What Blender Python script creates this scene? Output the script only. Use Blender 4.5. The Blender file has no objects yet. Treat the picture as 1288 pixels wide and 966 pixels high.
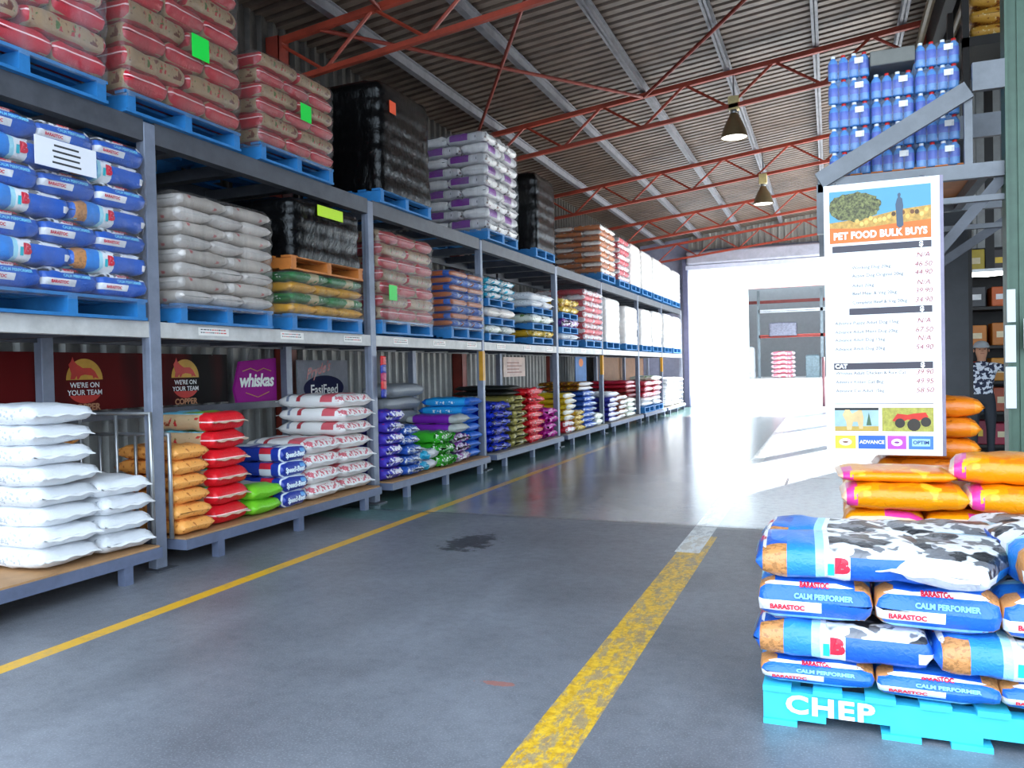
import bpy, bmesh, math, random
from mathutils import Vector, Matrix, noise
random.seed(7)
sc = bpy.context.scene
C = sc.collection
R = math.radians

# ------------------------------------------------------------------ camera
FPX = 1000.0
EYE = 1.35
cam_data = bpy.data.cameras.new('camera')
cam = bpy.data.objects.new('camera', cam_data)
C.objects.link(cam)
cam_data.sensor_width = 36.0
cam_data.lens = 36.0 * FPX / 1288.0
cam_data.clip_end = 300
_vy = Vector((401, 26, -FPX)).normalized()          # the aisle direction seen from the camera
_vw = Vector((-599, 4, -FPX))
_vz = _vy.cross(_vw).normalized()
if _vz.y < 0: _vz = -_vz
_vx = _vy.cross(_vz)
rot = Matrix((_vx, _vy, _vz))                        # camera space -> world
cam.matrix_world = Matrix.Translation((0, 0, EYE)) @ rot.to_4x4()
sc.camera = cam

# ------------------------------------------------------------------ world, sun, daylight
sc.view_settings.view_transform = 'Standard'
sc.view_settings.look = 'None'
sc.view_settings.exposure = 1.27
sc.view_settings.gamma = 1.0
sc.view_settings.use_curve_mapping = False
sc.cycles.use_denoising = True
sc.cycles.max_bounces = 8
sc.cycles.transparent_max_bounces = 16
sc.cycles.sample_clamp_indirect = 8.0
world = bpy.data.worlds.new('sky'); sc.world = world
world.use_nodes = True
bg = world.node_tree.nodes['Background']
bg.inputs[0].default_value = (0.70, 0.85, 1.0, 1)
bg.inputs[1].default_value = 2.3
sun_d = bpy.data.lights.new('sun', 'SUN'); sun_d.energy = 14.0; sun_d.angle = R(1.0); sun_d.color = (1, .96, .9)
sun = bpy.data.objects.new('sun', sun_d); C.objects.link(sun)
sun.rotation_euler = Vector((-.54, -1.25, -1)).to_track_quat('-Z', 'Y').to_euler()   # high, from the yard side at the right
def portal(name, loc, rotv, sx, sy):
    d = bpy.data.lights.new(name, 'AREA'); d.shape = 'RECTANGLE'; d.size = sx; d.size_y = sy
    d.cycles.is_portal = True
    o = bpy.data.objects.new(name, d); C.objects.link(o); o.location = loc; o.rotation_euler = rotv
    return o
portal('daylight_portal_front', (0.5, 0.95, 2.9), (R(90), 0, 0), 13.5, 5.8)
portal('daylight_portal_far_door', (-1.6, 27.4, 2.3), (R(-90), 0, 0), 6.0, 4.6)
portal('daylight_portal_side', (1.95, 20.7, 2.7), (0, R(90), 0), 5.3, 12.9)

# ------------------------------------------------------------------ helpers
def lin(c):
    if isinstance(c, str):
        c = c.lstrip('#'); c = [int(c[i:i+2], 16)/255 for i in (0, 2, 4)]
    return tuple(x/12.92 if x <= .04045 else ((x+.055)/1.055)**2.4 for x in c) + (1,)

class NT:
    def __init__(s, name):
        s.m = bpy.data.materials.new(name); s.m.use_nodes = True
        s.t = s.m.node_tree; s.n = s.t.nodes; s.l = s.t.links
        s.b = s.n['Principled BSDF']
    def new(s, typ, **k):
        o = s.n.new(typ)
        for a, v in k.items(): setattr(o, a, v)
        return o
    def ln(s, a, b): s.l.new(a, b)
    def math(s, op, a, b=None):
        o = s.new('ShaderNodeMath', operation=op)
        for i, v in enumerate((a, b)):
            if v is None: continue
            if isinstance(v, (int, float)): o.inputs[i].default_value = v
            else: s.ln(v, o.inputs[i])
        return o.outputs[0]
    def vmath(s, op, a, b=None):
        o = s.new('ShaderNodeVectorMath', operation=op)
        for i, v in enumerate((a, b)):
            if v is None: continue
            if isinstance(v, (tuple, list)): o.inputs[i].default_value = v
            else: s.ln(v, o.inputs[i])
        return o.outputs[0]
    def mix(s, f, a, b):
        o = s.new('ShaderNodeMix', data_type='RGBA')
        for i, v in ((0, f), (6, a), (7, b)):
            if isinstance(v, (int, float)): o.inputs[i].default_value = v
            elif isinstance(v, (tuple, list)): o.inputs[i].default_value = v
            else: s.ln(v, o.inputs[i])
        return o.outputs[2]
    def noise(s, vec, scale, detail=3, rough=.55, dist=0):
        o = s.new('ShaderNodeTexNoise'); o.inputs['Scale'].default_value = scale
        o.inputs['Detail'].default_value = detail; o.inputs['Roughness'].default_value = rough
        o.inputs['Distortion'].default_value = dist
        s.ln(vec, o.inputs['Vector']); return o.outputs[0]
    def ramp(s, f, a, b):
        o = s.new('ShaderNodeMapRange'); o.inputs[1].default_value = a; o.inputs[2].default_value = b
        s.ln(f, o.inputs[0]); return o.outputs[0]
    def box(s, vec, lo, hi):
        c = [(a+b)/2 for a, b in zip(lo, hi)]; h = [(b-a)/2 for a, b in zip(lo, hi)]
        d = s.vmath('SUBTRACT', s.vmath('ABSOLUTE', s.vmath('SUBTRACT', vec, c)), h)
        sp = s.new('ShaderNodeSeparateXYZ'); s.ln(d, sp.inputs[0])
        return s.math('LESS_THAN', s.math('MAXIMUM', s.math('MAXIMUM', sp.outputs[0], sp.outputs[1]), sp.outputs[2]), 0.0)
    def coord(s, kind='Object'):
        return s.new('ShaderNodeTexCoord').outputs[kind]
    def bump(s, h, strength=.3, dist=.01):
        o = s.new('ShaderNodeBump'); o.inputs['Strength'].default_value = strength; o.inputs['Distance'].default_value = dist
        s.ln(h, o.inputs['Height']); s.ln(o.outputs[0], s.b.inputs['Normal'])

_plain = {}
def plain(col, rough=.5, metal=0.0, dirt=.12, scale=6.0, name=None):
    key = (col, rough, metal, dirt)
    if key in _plain: return _plain[key]
    s = NT(name or 'paint_' + str(col).strip('#'))
    v = s.coord(); base = lin(col)
    n = s.noise(v, scale, 5, .65)
    dark = tuple(x*(1-2.2*dirt) for x in base[:3]) + (1,)
    s.ln(s.mix(s.ramp(n, .35, .7), base, dark), s.b.inputs['Base Color'])
    s.b.inputs['Roughness'].default_value = rough; s.b.inputs['Metallic'].default_value = metal
    _plain[key] = s.m
    return s.m

def bagmat(name, base, patches=(), spots=(), rough=.38, bump=.5, bscale=26, sheen=.5):
    """patches: (lo, hi, colour) boxes in 0..1 bag space; spots: (lo, hi, colour, scale, threshold) printed blotches"""
    s = NT(name); g = s.coord('Generated'); v = s.coord()
    rnd = s.new('ShaderNodeObjectInfo').outputs['Random']
    off = s.vmath('SCALE', s.vmath('ADD', g, (0, 0, 0))); 
    col = lin(base)
    for p in patches:
        col = s.mix(s.box(g, p[0], p[1]), col, lin(p[2]))
    for lo, hi, c, scl, th in spots:
        vv = s.vmath('ADD', v, (scl*.37, c.__hash__() % 7, 0))
        n = s.noise(vv, scl, 2, .5)
        m = s.math('MULTIPLY', s.box(g, lo, hi), s.ramp(n, th, th+.03))
        col = s.mix(m, col, lin(c))
    hs = s.new('ShaderNodeHueSaturation'); s.ln(s.ramp(rnd, -.6, 1.4), hs.inputs['Value'])
    mr = s.n[-1]
    val = s.new('ShaderNodeMapRange'); val.inputs[3].default_value = .88; val.inputs[4].default_value = 1.06
    s.ln(rnd, val.inputs[0]); s.ln(val.outputs[0], hs.inputs['Value'])
    if isinstance(col, tuple): hs.inputs['Color'].default_value = col
    else: s.ln(col, hs.inputs['Color'])
    s.ln(hs.outputs[0], s.b.inputs['Base Color'])
    s.b.inputs['Roughness'].default_value = rough
    s.b.inputs['Specular IOR Level'].default_value = sheen
    s.bump(s.noise(v, bscale, 3, .6, 1.2), bump, .012)
    return s.m

def mesh_obj(name, verts, faces, mats, parent=None, smooth=False, midx=None):
    me = bpy.data.meshes.new(name); me.from_pydata(verts, [], faces); 
    if not isinstance(mats, (list, tuple)): mats = [mats]
    for m in mats: me.materials.append(m)
    if midx: me.polygons.foreach_set('material_index', midx)
    if smooth: me.polygons.foreach_set('use_smooth', [True]*len(me.polygons))
    me.update()
    o = bpy.data.objects.new(name, me); C.objects.link(o)
    if parent: o.parent = parent
    return o

class MB:
    def __init__(s): s.v = []; s.f = []; s.mi = []; s.cur = 0
    def quad(s, pts):
        n = len(s.v); s.v += [tuple(p) for p in pts]; s.f.append(tuple(range(n, n+len(pts)))); s.mi.append(s.cur)
    def box(s, x0, x1, y0, y1, z0, z1, bev=0.0):
        if bev <= 0:
            n = len(s.v)
            s.v += [(x, y, z) for z in (z0, z1) for y in (y0, y1) for x in (x0, x1)]
            for f in ((0, 2, 3, 1), (4, 5, 7, 6), (0, 1, 5, 4), (2, 6, 7, 3), (0, 4, 6, 2), (1, 3, 7, 5)):
                s.f.append(tuple(n+i for i in f)); s.mi.append(s.cur)
            return s
        bm = bmesh.new()
        bmesh.ops.create_cube(bm, size=1)
        for v in bm.verts:
            v.co = Vector(((x0+x1)/2+v.co.x*(x1-x0), (y0+y1)/2+v.co.y*(y1-y0), (z0+z1)/2+v.co.z*(z1-z0)))
        bmesh.ops.bevel(bm, geom=bm.edges[:], offset=bev, segments=2, profile=.5, affect='EDGES')
        s.addbm(bm); bm.free(); return s
    def addbm(s, bm):
        n = len(s.v); bm.verts.index_update()
        s.v += [tuple(v.co) for v in bm.verts]
        for f in bm.faces: s.f.append(tuple(n+v.index for v in f.verts)); s.mi.append(s.cur)
    def bar(s, a, b, w, h, up=(0, 0, 1)):
        a = Vector(a); b = Vector(b); d = (b-a).normalized(); up = Vector(up)
        if abs(d.dot(up)) > .98: up = Vector((1, 0, 0))
        sx = d.cross(up).normalized(); sz = sx.cross(d).normalized()
        n = len(s.v)
        for p in (a, b):
            for i, j in ((-1, -1), (1, -1), (1, 1), (-1, 1)):
                s.v.append(tuple(p+sx*i*w/2+sz*j*h/2))
        for f in ((3, 2, 1, 0), (4, 5, 6, 7), (0, 1, 5, 4), (1, 2, 6, 5), (2, 3, 7, 6), (3, 0, 4, 7)):
            s.f.append(tuple(n+i for i in f)); s.mi.append(s.cur)
        return s
    def tube(s, pts, r, seg=8, caps=True):
        pts = [Vector(p) for p in pts]; rs = r if isinstance(r, (list, tuple)) else [r]*len(pts)
        n0 = len(s.v)
        for i, p in enumerate(pts):
            d = (pts[min(i+1, len(pts)-1)]-pts[max(i-1, 0)]).normalized()
            u = Vector((0, 0, 1)) if abs(d.z) < .9 else Vector((1, 0, 0))
            a = d.cross(u).normalized(); b = a.cross(d)
            for k in range(seg):
                t = 2*math.pi*k/seg
                s.v.append(tuple(p+(a*math.cos(t)+b*math.sin(t))*rs[i]))
        for i in range(len(pts)-1):
            for k in range(seg):
                k2 = (k+1) % seg
                s.f.append((n0+i*seg+k, n0+i*seg+k2, n0+(i+1)*seg+k2, n0+(i+1)*seg+k)); s.mi.append(s.cur)
        if caps:
            s.f.append(tuple(n0+k for k in range(seg))[::-1]); s.mi.append(s.cur)
            s.f.append(tuple(n0+(len(pts)-1)*seg+k for k in range(seg))); s.mi.append(s.cur)
        return s
    def lathe(s, prof, c=(0, 0, 0), seg=20):
        n0 = len(s.v)
        for r, z in prof:
            for k in range(seg):
                t = 2*math.pi*k/seg; s.v.append((c[0]+r*math.cos(t), c[1]+r*math.sin(t), c[2]+z))
        for i in range(len(prof)-1):
            for k in range(seg):
                k2 = (k+1) % seg
                s.f.append((n0+i*seg+k, n0+i*seg+k2, n0+(i+1)*seg+k2, n0+(i+1)*seg+k)); s.mi.append(s.cur)
        return s
    def build(s, name, mats, parent=None, smooth=False):
        return mesh_obj(name, s.v, s.f, mats, parent, smooth, s.mi)

def empty(name, loc=(0, 0, 0), rz=0):
    o = bpy.data.objects.new(name, None); C.objects.link(o); o.location = loc; o.rotation_euler = (0, 0, rz)
    o.empty_display_size = .1
    return o
_labels = {}
def tag(o, label, cat, group=None):
    n = len(label.split())
    if n < 4 or n > 16: print('LABEL LENGTH', n, label)
    if label in _labels: print('LABEL TWICE', label)
    _labels[label] = 1
    o['label'] = label; o['category'] = cat
    if group: o['group'] = group
    return o
def struct(o): o['kind'] = 'structure'; return o
def children(o): return [c for c in _kids.get(o.name, [])]
_kids = {}
def reg(parent, child): _kids.setdefault(parent.name, []).append(child); return child
def copy_tree(o, parent=None):
    c = o.copy(); C.objects.link(c)
    if parent: c.parent = parent
    for ch in _kids.get(o.name, []):
        reg(c, copy_tree(ch, c))
    return c
ORD = ['bottom', 'second', 'third', 'fourth', 'fifth', 'sixth', 'seventh', 'eighth', 'ninth', 'tenth', 'eleventh', 'twelfth']

_txt = {}
def text_geo(s, size, bold=.0, shear=0.0, align='CENTER', spacing=1.0):
    key = (s, size, bold, shear, align, spacing)
    if key in _txt: return _txt[key]
    cu = bpy.data.curves.new('t', 'FONT'); cu.body = s; cu.size = size; cu.offset = bold; cu.shear = shear
    cu.align_x = align; cu.align_y = 'CENTER'; cu.resolution_u = 3; cu.space_character = spacing
    ob = bpy.data.objects.new('t', cu)
    me = bpy.data.meshes.new_from_object(ob)
    v = [(p.co.x, p.co.y) for p in me.vertices]; f = [tuple(p.vertices) for p in me.polygons]
    bpy.data.objects.remove(ob); bpy.data.meshes.remove(me); bpy.data.curves.remove(cu)
    _txt[key] = (v, f); return v, f
def flat_text(name, s, size, origin, ux, uy, mat, parent=None, **k):
    v, f = text_geo(s, size, **k); o = Vector(origin); ux = Vector(ux); uy = Vector(uy)
    return mesh_obj(name, [tuple(o+ux*a+uy*b) for a, b in v], f, mat, parent)

# ------------------------------------------------------------------ materials of the place
def floor_material():
    s = NT('floor_concrete'); v = s.coord()
    sp = s.new('ShaderNodeSeparateXYZ'); s.ln(v, sp.inputs[0]); X, Y = sp.outputs[0], sp.outputs[1]
    n1 = s.noise(v, .9, 6, .6, .3); n2 = s.noise(v, 14, 5, .7); n3 = s.noise(v, 120, 2, .6)
    def big(lo, hi): return s.box(v, (lo[0], lo[1], -1), (hi[0], hi[1], 1))
    col = s.mix(s.ramp(n1, .35, .68), lin('#5c5e65'), lin('#7b7e86'))            # asphalt
    conc = s.mix(s.ramp(n1, .35, .68), lin('#767575'), lin('#8e8c8c'))
    col = s.mix(big((-9, 6.78), (9, 60)), col, conc)
    col = s.mix(big((-1.0, 6.78), (9, 60)), col, s.mix(n1, lin('#bccad4'), lin('#d2dde4')))   # pale concrete, with sunlight and gloss partly put into its colour
    col = s.mix(big((-6.2, 6.3), (-3.66, 30)), col, lin('#4c6f6c'))       # green walkway
    col = s.mix(s.math('MULTIPLY', s.ramp(n2, .45, .75), .35), col, lin('#4a4b50'))
    col = s.mix(s.math('MULTIPLY', s.ramp(n3, .52, .7), .45), col, lin('#a4a7ad'))
    # tyre-dark streaks along the aisle
    st = s.noise(s.vmath('MULTIPLY', v, (1.6, .16, 1)), 1.3, 4, .6)
    col = s.mix(s.math('MULTIPLY', s.ramp(st, .5, .75), .30), col, lin('#3d3e44'))
    wear = s.ramp(s.noise(v, 9, 6, .75), .36, .46)
    wear2 = s.ramp(s.noise(s.vmath('MULTIPLY', v, (1.0, .35, 1)), 16, 6, .8), .40, .52)
    # lines
    l1 = s.math('MULTIPLY', s.math('MULTIPLY', big((-3.68, -2), (-3.58, 24)), s.ramp(Y, 22.0, 9.0)), s.math('MAXIMUM', wear, .8))
    col = s.mix(l1, col, lin('#d9a51c'))
    l2a = s.math('MULTIPLY', big((-1.06, -2), (-.85, 6.4)), s.math('MAXIMUM', wear2, .38))
    ycol = s.mix(s.ramp(s.noise(v, 30, 4, .7), .4, .6), lin('#c4941c'), lin('#e9bd2c'))
    col = s.mix(l2a, col, ycol)
    l2b = s.math('MULTIPLY', big((-1.08, 5.8), (-.90, 26.5)), s.math('MAXIMUM', wear2, .6))
    col = s.mix(l2b, col, lin('#e4e6e4'))
    # joints and drain cover, oil marks
    for lo, hi in (((-9, 6.77), (9, 6.80)), ((-1.5, 10.0), (1.2, 10.03)), ((-1.37, 9.35), (-1.34, 9.95)), ((-.50, 9.35), (-.47, 9.95))):
        col = s.mix(big(lo, hi), col, lin('#2b2c30'))
    jl = s.math('ADD', X, s.math('MULTIPLY', Y, .0245))
    jm = s.math('MULTIPLY', s.math('LESS_THAN', s.math('ABSOLUTE', s.math('ADD', jl, 1.2)), .018), s.math('GREATER_THAN', Y, 10.0))
    col = s.mix(jm, col, lin('#2b2c30'))
    col = s.mix(big((-1.34, 9.38), (-.50, 9.92)), col, lin('#9b958f'))
    def blob(c, r, warp):
        d = s.vmath('SUBTRACT', v, c); d = s.vmath('DIVIDE', d, r)
        ln_ = s.new('ShaderNodeVectorMath', operation='LENGTH'); s.ln(d, ln_.inputs[0])
        return s.math('LESS_THAN', s.math('ADD', ln_.outputs['Value'], s.math('MULTIPLY', s.math('SUBTRACT', s.noise(v, 9, 6, .75), .5), warp)), .75)
    col = s.mix(s.math('MULTIPLY', blob((-2.66, 5.68, 0), (.23, .36, 1), 3.8), .85), col, lin('#1b1b1f'))
    col = s.mix(s.math('MULTIPLY', blob((-1.36, 3.13, 0), (.11, .03, 1), 3.2), .5), col, lin('#b4552c'))
    s.ln(col, s.b.inputs['Base Color'])
    rr = s.new('ShaderNodeMapRange'); rr.inputs[3].default_value = .30; rr.inputs[4].default_value = .55
    s.ln(n2, rr.inputs[0])
    s.ln(s.math('MULTIPLY', rr.outputs[0], s.math('SUBTRACT', 1.0, s.math('MULTIPLY', s.ramp(Y, 6.7, 6.9), .60))), s.b.inputs['Roughness'])
    s.b.inputs['Specular IOR Level'].default_value = .7
    s.bump(s.math('ADD', n3, n2), .05, .01)
    return s.m
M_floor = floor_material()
M_roof = plain('#75655a', .45, .35, .2, 2.2, 'roof_sheet')
M_wallsheet = plain('#a9a8a4', .5, .1, .16, 2.0, 'wall_sheet')
M_doorwall = plain('#8d90a8', .5, 0, .1)
M_truss = plain('#a63e28', .55, 0, .2, 3.0, 'red_oxide_paint')
M_column = plain('#8c3325', .5, 0, .15)
M_purlin = plain('#85848a', .5, .2, .15)
M_rack = plain('#848b9c', .45, .15, .15, 4.0, 'blue_grey_steel')
M_beamface = plain('#c9c6c2', .5, 0, .12)
M_rackdark = plain('#585a61', .5, .2, .15)
M_dark = plain('#2b2725', .6, .1, .1)
M_galv = plain('#b4b6b8', .3, .7, .12)
M_plat = plain('#68718a', .45, .1, .12)
M_platwood = plain('#b58a5e', .6, 0, .12)
M_bluewood = plain('#2678b8', .6, 0, .12, 9.0, 'blue_pallet_wood')
M_orangewood = plain('#cf7a33', .6, 0, .14)
M_white = plain('#f2f2f0', .5, 0, .02)
M_black = plain('#1c1c1e', .45, 0, .05)
M_red = plain('#cc2020', .45, 0, .05)
M_cyan = plain('#3ecfe0', .45, 0, .05)
M_paleblue = plain('#a9d8f5', .45, 0, .03)
M_green = plain('#46604f', .45, .1, .12)
M_graydark = plain('#3c3d40', .6, 0, .1)
M_yardwhite = plain('#eceae4', .7, 0, .04)

# ------------------------------------------------------------------ setting
mb = MB()
for i in range(0, 1): mb.quad([(-8, -6, 0), (10, -6, 0), (10, 27.3, 0), (-8, 27.3, 0)])
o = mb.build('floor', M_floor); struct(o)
mb = MB()
mb.quad([(-30, 27.3, -.002), (30, 27.3, -.002), (30, 34, .74), (-30, 34, .74)]); mb.quad([(-30, 34, .74), (30, 34, .74), (30, 48, .74), (-30, 48, .74)])
struct(mb.build('yard_ground', M_yardwhite))
mb = MB(); mb.quad([(-30, -40, -.02), (30, -40, -.02), (30, -5.9, -.02), (-30, -5.9, -.02)])
struct(mb.build('forecourt_ground', plain('#6c6c6e', .8, 0, .1)))

def zroof(x): return 5.55 + .108*(x+5.7)
def corrugated(name, mat, a0, a1, pitch, depth, pt):
    """pt(a, side, h): a runs along the sheet, side 0/1 the other edge, h the rib height"""
    V = []; F = []; a = a0; prof = ((0, 0), (.28, 0), (.40, 1), (.60, 1), (.72, 0))
    cols = []
    while a < a1:
        for t, h in prof: cols.append((min(a+t*pitch, a1), h*depth))
        a += pitch
    for a, h in cols:
        V.append(pt(a, 0, h)); V.append(pt(a, 1, h))
    for i in range(len(cols)-1): F.append((2*i, 2*i+1, 2*i+3, 2*i+2))
    return mesh_obj(name, V, F, mat)
struct(corrugated('ceiling', M_roof, .9, 27.25, .19, .045,
       lambda a, s, h: ((-6.25, 1.55)[s], a, zroof((-6.25, 1.55)[s])+h)))
struct(corrugated('ceiling_store', M_roof, .9, 14.4, .19, .045,
       lambda a, s, h: ((1.9, 9.5)[s], a, (6.3, 7.1)[s]+h)))
struct(corrugated('wall_left', M_wallsheet, .9, 27.2, .205, .05,
       lambda a, s, h: (-6.10+h, a, (0, 3.3)[s])))
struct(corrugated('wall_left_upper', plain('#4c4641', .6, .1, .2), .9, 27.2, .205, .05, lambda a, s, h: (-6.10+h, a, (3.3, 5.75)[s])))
struct(corrugated('wall_store_back', M_wallsheet, 1.6, 9.4, .205, .05, lambda a, s, h: (a, 14.3-h, (0, 7.0)[s])))
struct(corrugated('wall_right', M_wallsheet, .9, 14.3, .205, .05, lambda a, s, h: (9.4-h, a, (0, 7.1)[s])))
# far wall around the roller door
fw = MB()
fw.box(-6.2, -4.42, 27.2, 27.35, 0, 5.8)
fw.box(-4.42, 1.4, 27.2, 27.35, 4.62, 6.3)
fw.box(1.4, 1.9, 27.2, 27.35, 0, 6.3)
struct(fw.build('wall_far', M_doorwall))
mb = MB(); mb.quad([(1.92, 14.35, .004), (30, 14.35, .004), (30, 27.3, .004), (1.92, 27.3, .004)]); struct(mb.build('side_yard_ground', M_yardwhite))
struct(corrugated('wall_far_cladding', M_wallsheet, -4.4, 1.4, .2, .04, lambda a, s, h: (a, 27.18-h, (5.25, zroof(a))[s])))
rd = MB(); rd.box(-4.42, 1.4, 26.75, 27.15, 4.72, 5.15, .06)
struct(rd.build('door_1', plain('#b9b9c8', .4, .3, .1)))
dj = MB(); dj.box(-4.56, -4.40, 26.9, 27.2, 0, 5.0); dj.box(1.35, 1.5, 26.9, 27.2, 0, 5.0)
struct(dj.build('trim_1', plain('#6f7191', .45, .2, .1)))
g = MB(); g.box(-4.45, 1.42, 26.85, 27.17, 4.56, 4.70); struct(g.build('trim_2', plain('#cfd0e4', .5, 0, .08)))

# columns on the left wall, trusses, purlins
TY = [3.0, 7.75, 12.5, 17.3, 22.1, 26.6]
for i, y in enumerate(TY):
    b = MB(); b.box(-6.08, -5.90, y-.10, y-.085, 0, 5.3); b.box(-6.08, -5.90, y+.085, y+.10, 0, 5.3); b.box(-6.0, -5.985, y-.09, y+.09, 0, 5.3)
    b.box(-5.91, -5.90, y-.10, y+.10, 0, 5.3)
    o = b.build('wall_column', M_column); 
    tag(o, 'red oxide steel wall column, ' + ['nearest the front opening', 'first behind the magenta sign', 'second behind the racks', 'third behind the racks', 'fourth behind the racks', 'beside the far roller door'][i], 'column', 'red wall columns')
def ztop(x): return 5.30+.108*(x+5.7)
def zbot(x): return 4.80+.108*(x+5.7)
for i, y in enumerate(TY[1:]):
    t = empty('roof_truss', (-6.0, y, ztop(-6.0)))
    tag(t, 'red steel lattice roof truss, ' + ['nearest one above the black wrapped load', 'second one carrying the nearer lamp', 'third one carrying the farther lamp', 'fourth one towards the roller door', 'last one against the far wall'][i], 'roof truss', 'red roof trusses')
    def P(x, z): return (x+6.0, 0, z-ztop(-6.0))
    b = MB(); b.bar(P(-6.05, ztop(-6.05)), P(1.25, ztop(1.25)), .07, .07); reg(t, b.build('top_chord', M_truss, t))
    b = MB(); b.bar(P(-6.05, zbot(-6.05)), P(1.25, zbot(1.25)), .06, .06); reg(t, b.build('bottom_chord', M_truss, t))
    b = MB(); b.bar(P(1.25, ztop(1.25)), P(1.25, zbot(1.25)), .08, .08); reg(t, b.build('end_post', M_truss, t))
    xs = [-6.0+.66*k for k in range(12)]
    for k in range(11):
        a, c = xs[k], xs[k+1]
        b = MB()
        if k % 2 == 0: b.tube([P(a, ztop(a)), P(c, zbot(c))], .022, 6)
        else: b.tube([P(a, zbot(a)), P(c, ztop(c))], .022, 6)
        reg(t, b.build('web_bar', M_truss, t))
for k, x in enumerate((-5.2, -3.93, -2.68, -1.40, -.14, 1.0)):
    b = MB(); z = ztop(x)+.045
    b.box(x-.045, x+.045, .95, 27.15, z, z+.012); b.box(x-.006, x+.006, .95, 27.15, z, z+.15); b.box(x-.045, x+.045, .95, 27.15, z+.14, z+.152)
    o = b.build('purlin', M_purlin)
    tag(o, 'grey steel purlin running lengthways under the roof, ' + ['nearest the left wall', 'second from the left wall', 'third from the left wall', 'fourth, just left of the lamps', 'fifth, just right of the lamps', 'beside the dark gutter beam'][k], 'purlin', 'roof purlins')
def brace(a, b_, lab):
    m_ = MB(); m_.tube([(a[0], a[1], ztop(a[0])-.02), (b_[0], b_[1], ztop(b_[0])-.02)], .026, 8)
    tag(m_.build('roof_brace', M_column), lab, 'brace', 'diagonal roof braces')
brace((-2.68, 12.5), (.9, 7.75), 'thin dark red diagonal roof brace rising right from the second truss')
brace((-2.68, 12.5), (-5.4, 7.75), 'thin dark red diagonal roof brace falling left from the second truss')
brace((-2.68, 7.75), (-5.6, 12.5), 'thin dark red diagonal roof brace behind the purple and white load')
brace((-4.6, 7.75), (-3.9, 3.0), 'thin dark red diagonal roof brace ahead of the nearest truss')
# gutter beams right of the trusses
b = MB()
b.box(1.30, 1.42, .95, 27.1, 5.55, 6.25); b.box(1.55, 1.9, .95, 27.1, 5.35, 6.35)
struct(b.build('trim_3', M_dark))
b = MB(); b.tube([(1.2, 1, 5.75), (1.2, 27, 5.75)], .05, 8); b.tube([(1.48, 1, 5.45), (1.48, 27, 5.45)], .04, 8)
tag(b.build('roof_pipe', plain('#6a5b45', .5, .1)), 'pair of brown pipes along the dark gutter beam at upper right', 'pipe')
b = MB()
for y in (12.5, 17.3, 22.1):
    b.box(1.35, 1.6, y-.1, y+.1, 0, 5.6)
struct(b.build('trim_4', M_graydark))

# pendant lamps
M_lampglow = NT('lamp_glow'); M_lampglow.b.inputs['Emission Color'].default_value = (1, .97, .9, 1); M_lampglow.b.inputs['Emission Strength'].default_value = 1.2; M_lampglow = M_lampglow.m
M_lamp = plain('#8a7a5c', .35, .6, .1)
for i, (x, y, z) in enumerate(((-1.31, 12.54, 4.80), (-1.25, 17.33, 4.68))):
    t = empty('high_bay_lamp', (x, y, z))
    tag(t, ['bell shaped high bay lamp hanging below the second truss', 'smaller looking bell shaped high bay lamp farther down the aisle'][i], 'lamp', 'high bay lamps')
    b = MB(); b.lathe([(.20, 0), (.195, .03), (.17, .12), (.12, .24), (.075, .32), (.065, .36), (.0, .36)], seg=28); b.lathe([(.19, .004), (.16, .12), (.11, .23), (.06, .31)], seg=28)
    reg(t, b.build('lamp_shade', M_lamp, t, True))
    b = MB(); b.lathe([(0, .02), (.10, .02), (.188, .012)], seg=28); reg(t, b.build('lens', M_lampglow, t))
    b = MB(); b.box(-.08, .08, -.07, .07, .42, .62, .01); reg(t, b.build('gear_box', plain('#d8c48a', .5), t))
    b = MB(); b.tube([(0, 0, .36), (0, 0, .42)], .05, 12); reg(t, b.build('neck', M_galv, t, True))
    b = MB(); b.tube([(0, 0, .62), (0, 0, ztop(x)-z+.06)], .012, 8); reg(t, b.build('hanger', M_galv, t))

# ------------------------------------------------------------------ left pallet rack
PY = [1.3, 4.25, 7.12, 9.92, 13.1, 16.03, 19.38, 22.33, 25.5]
XF = -4.39; XB = -5.50
rack = empty('pallet_rack', (XF, 1.3, 0))
tag(rack, 'long blue-grey steel pallet rack along the left wall', 'rack')
def rk(b, name, mat): 
    b.v = [(x-XF, y-1.3, z) for x, y, z in b.v]; return reg(rack, b.build(name, mat, rack))
for i, y in enumerate(PY):
    w = .05 if i in (0, 1, 2, 4, 6) else .034
    b = MB(); b.box(XF-.05, XF+.0, y-w, y+w, 0.012, 3.13 if i else 3.0, .006); b.box(XF-.09, XF-.05, y-w*.7, y+w*.7, .012, 3.0)
    u = rk(b, 'upright', M_rack)
    if i in (3, 5, 7):
        b = MB(); b.box(XF-.055, XF+.004, y-w-.004, y+w+.004, 1.22, 1.62); p = rk(b, 'guard_sleeve', plain('#d99a1e', .5)); p['label'] = 'yellow sleeve on the upright'
    b = MB(); b.box(XF-.06, XF+.06, y-.09, y+.09, 0, .012); rk(b, 'foot_plate', M_rackdark)
    b = MB(); b.box(XB-.04, XB+.04, y-.05, y+.05, 0, 3.0, .005); rk(b, 'rear_upright', M_rack)
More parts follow.
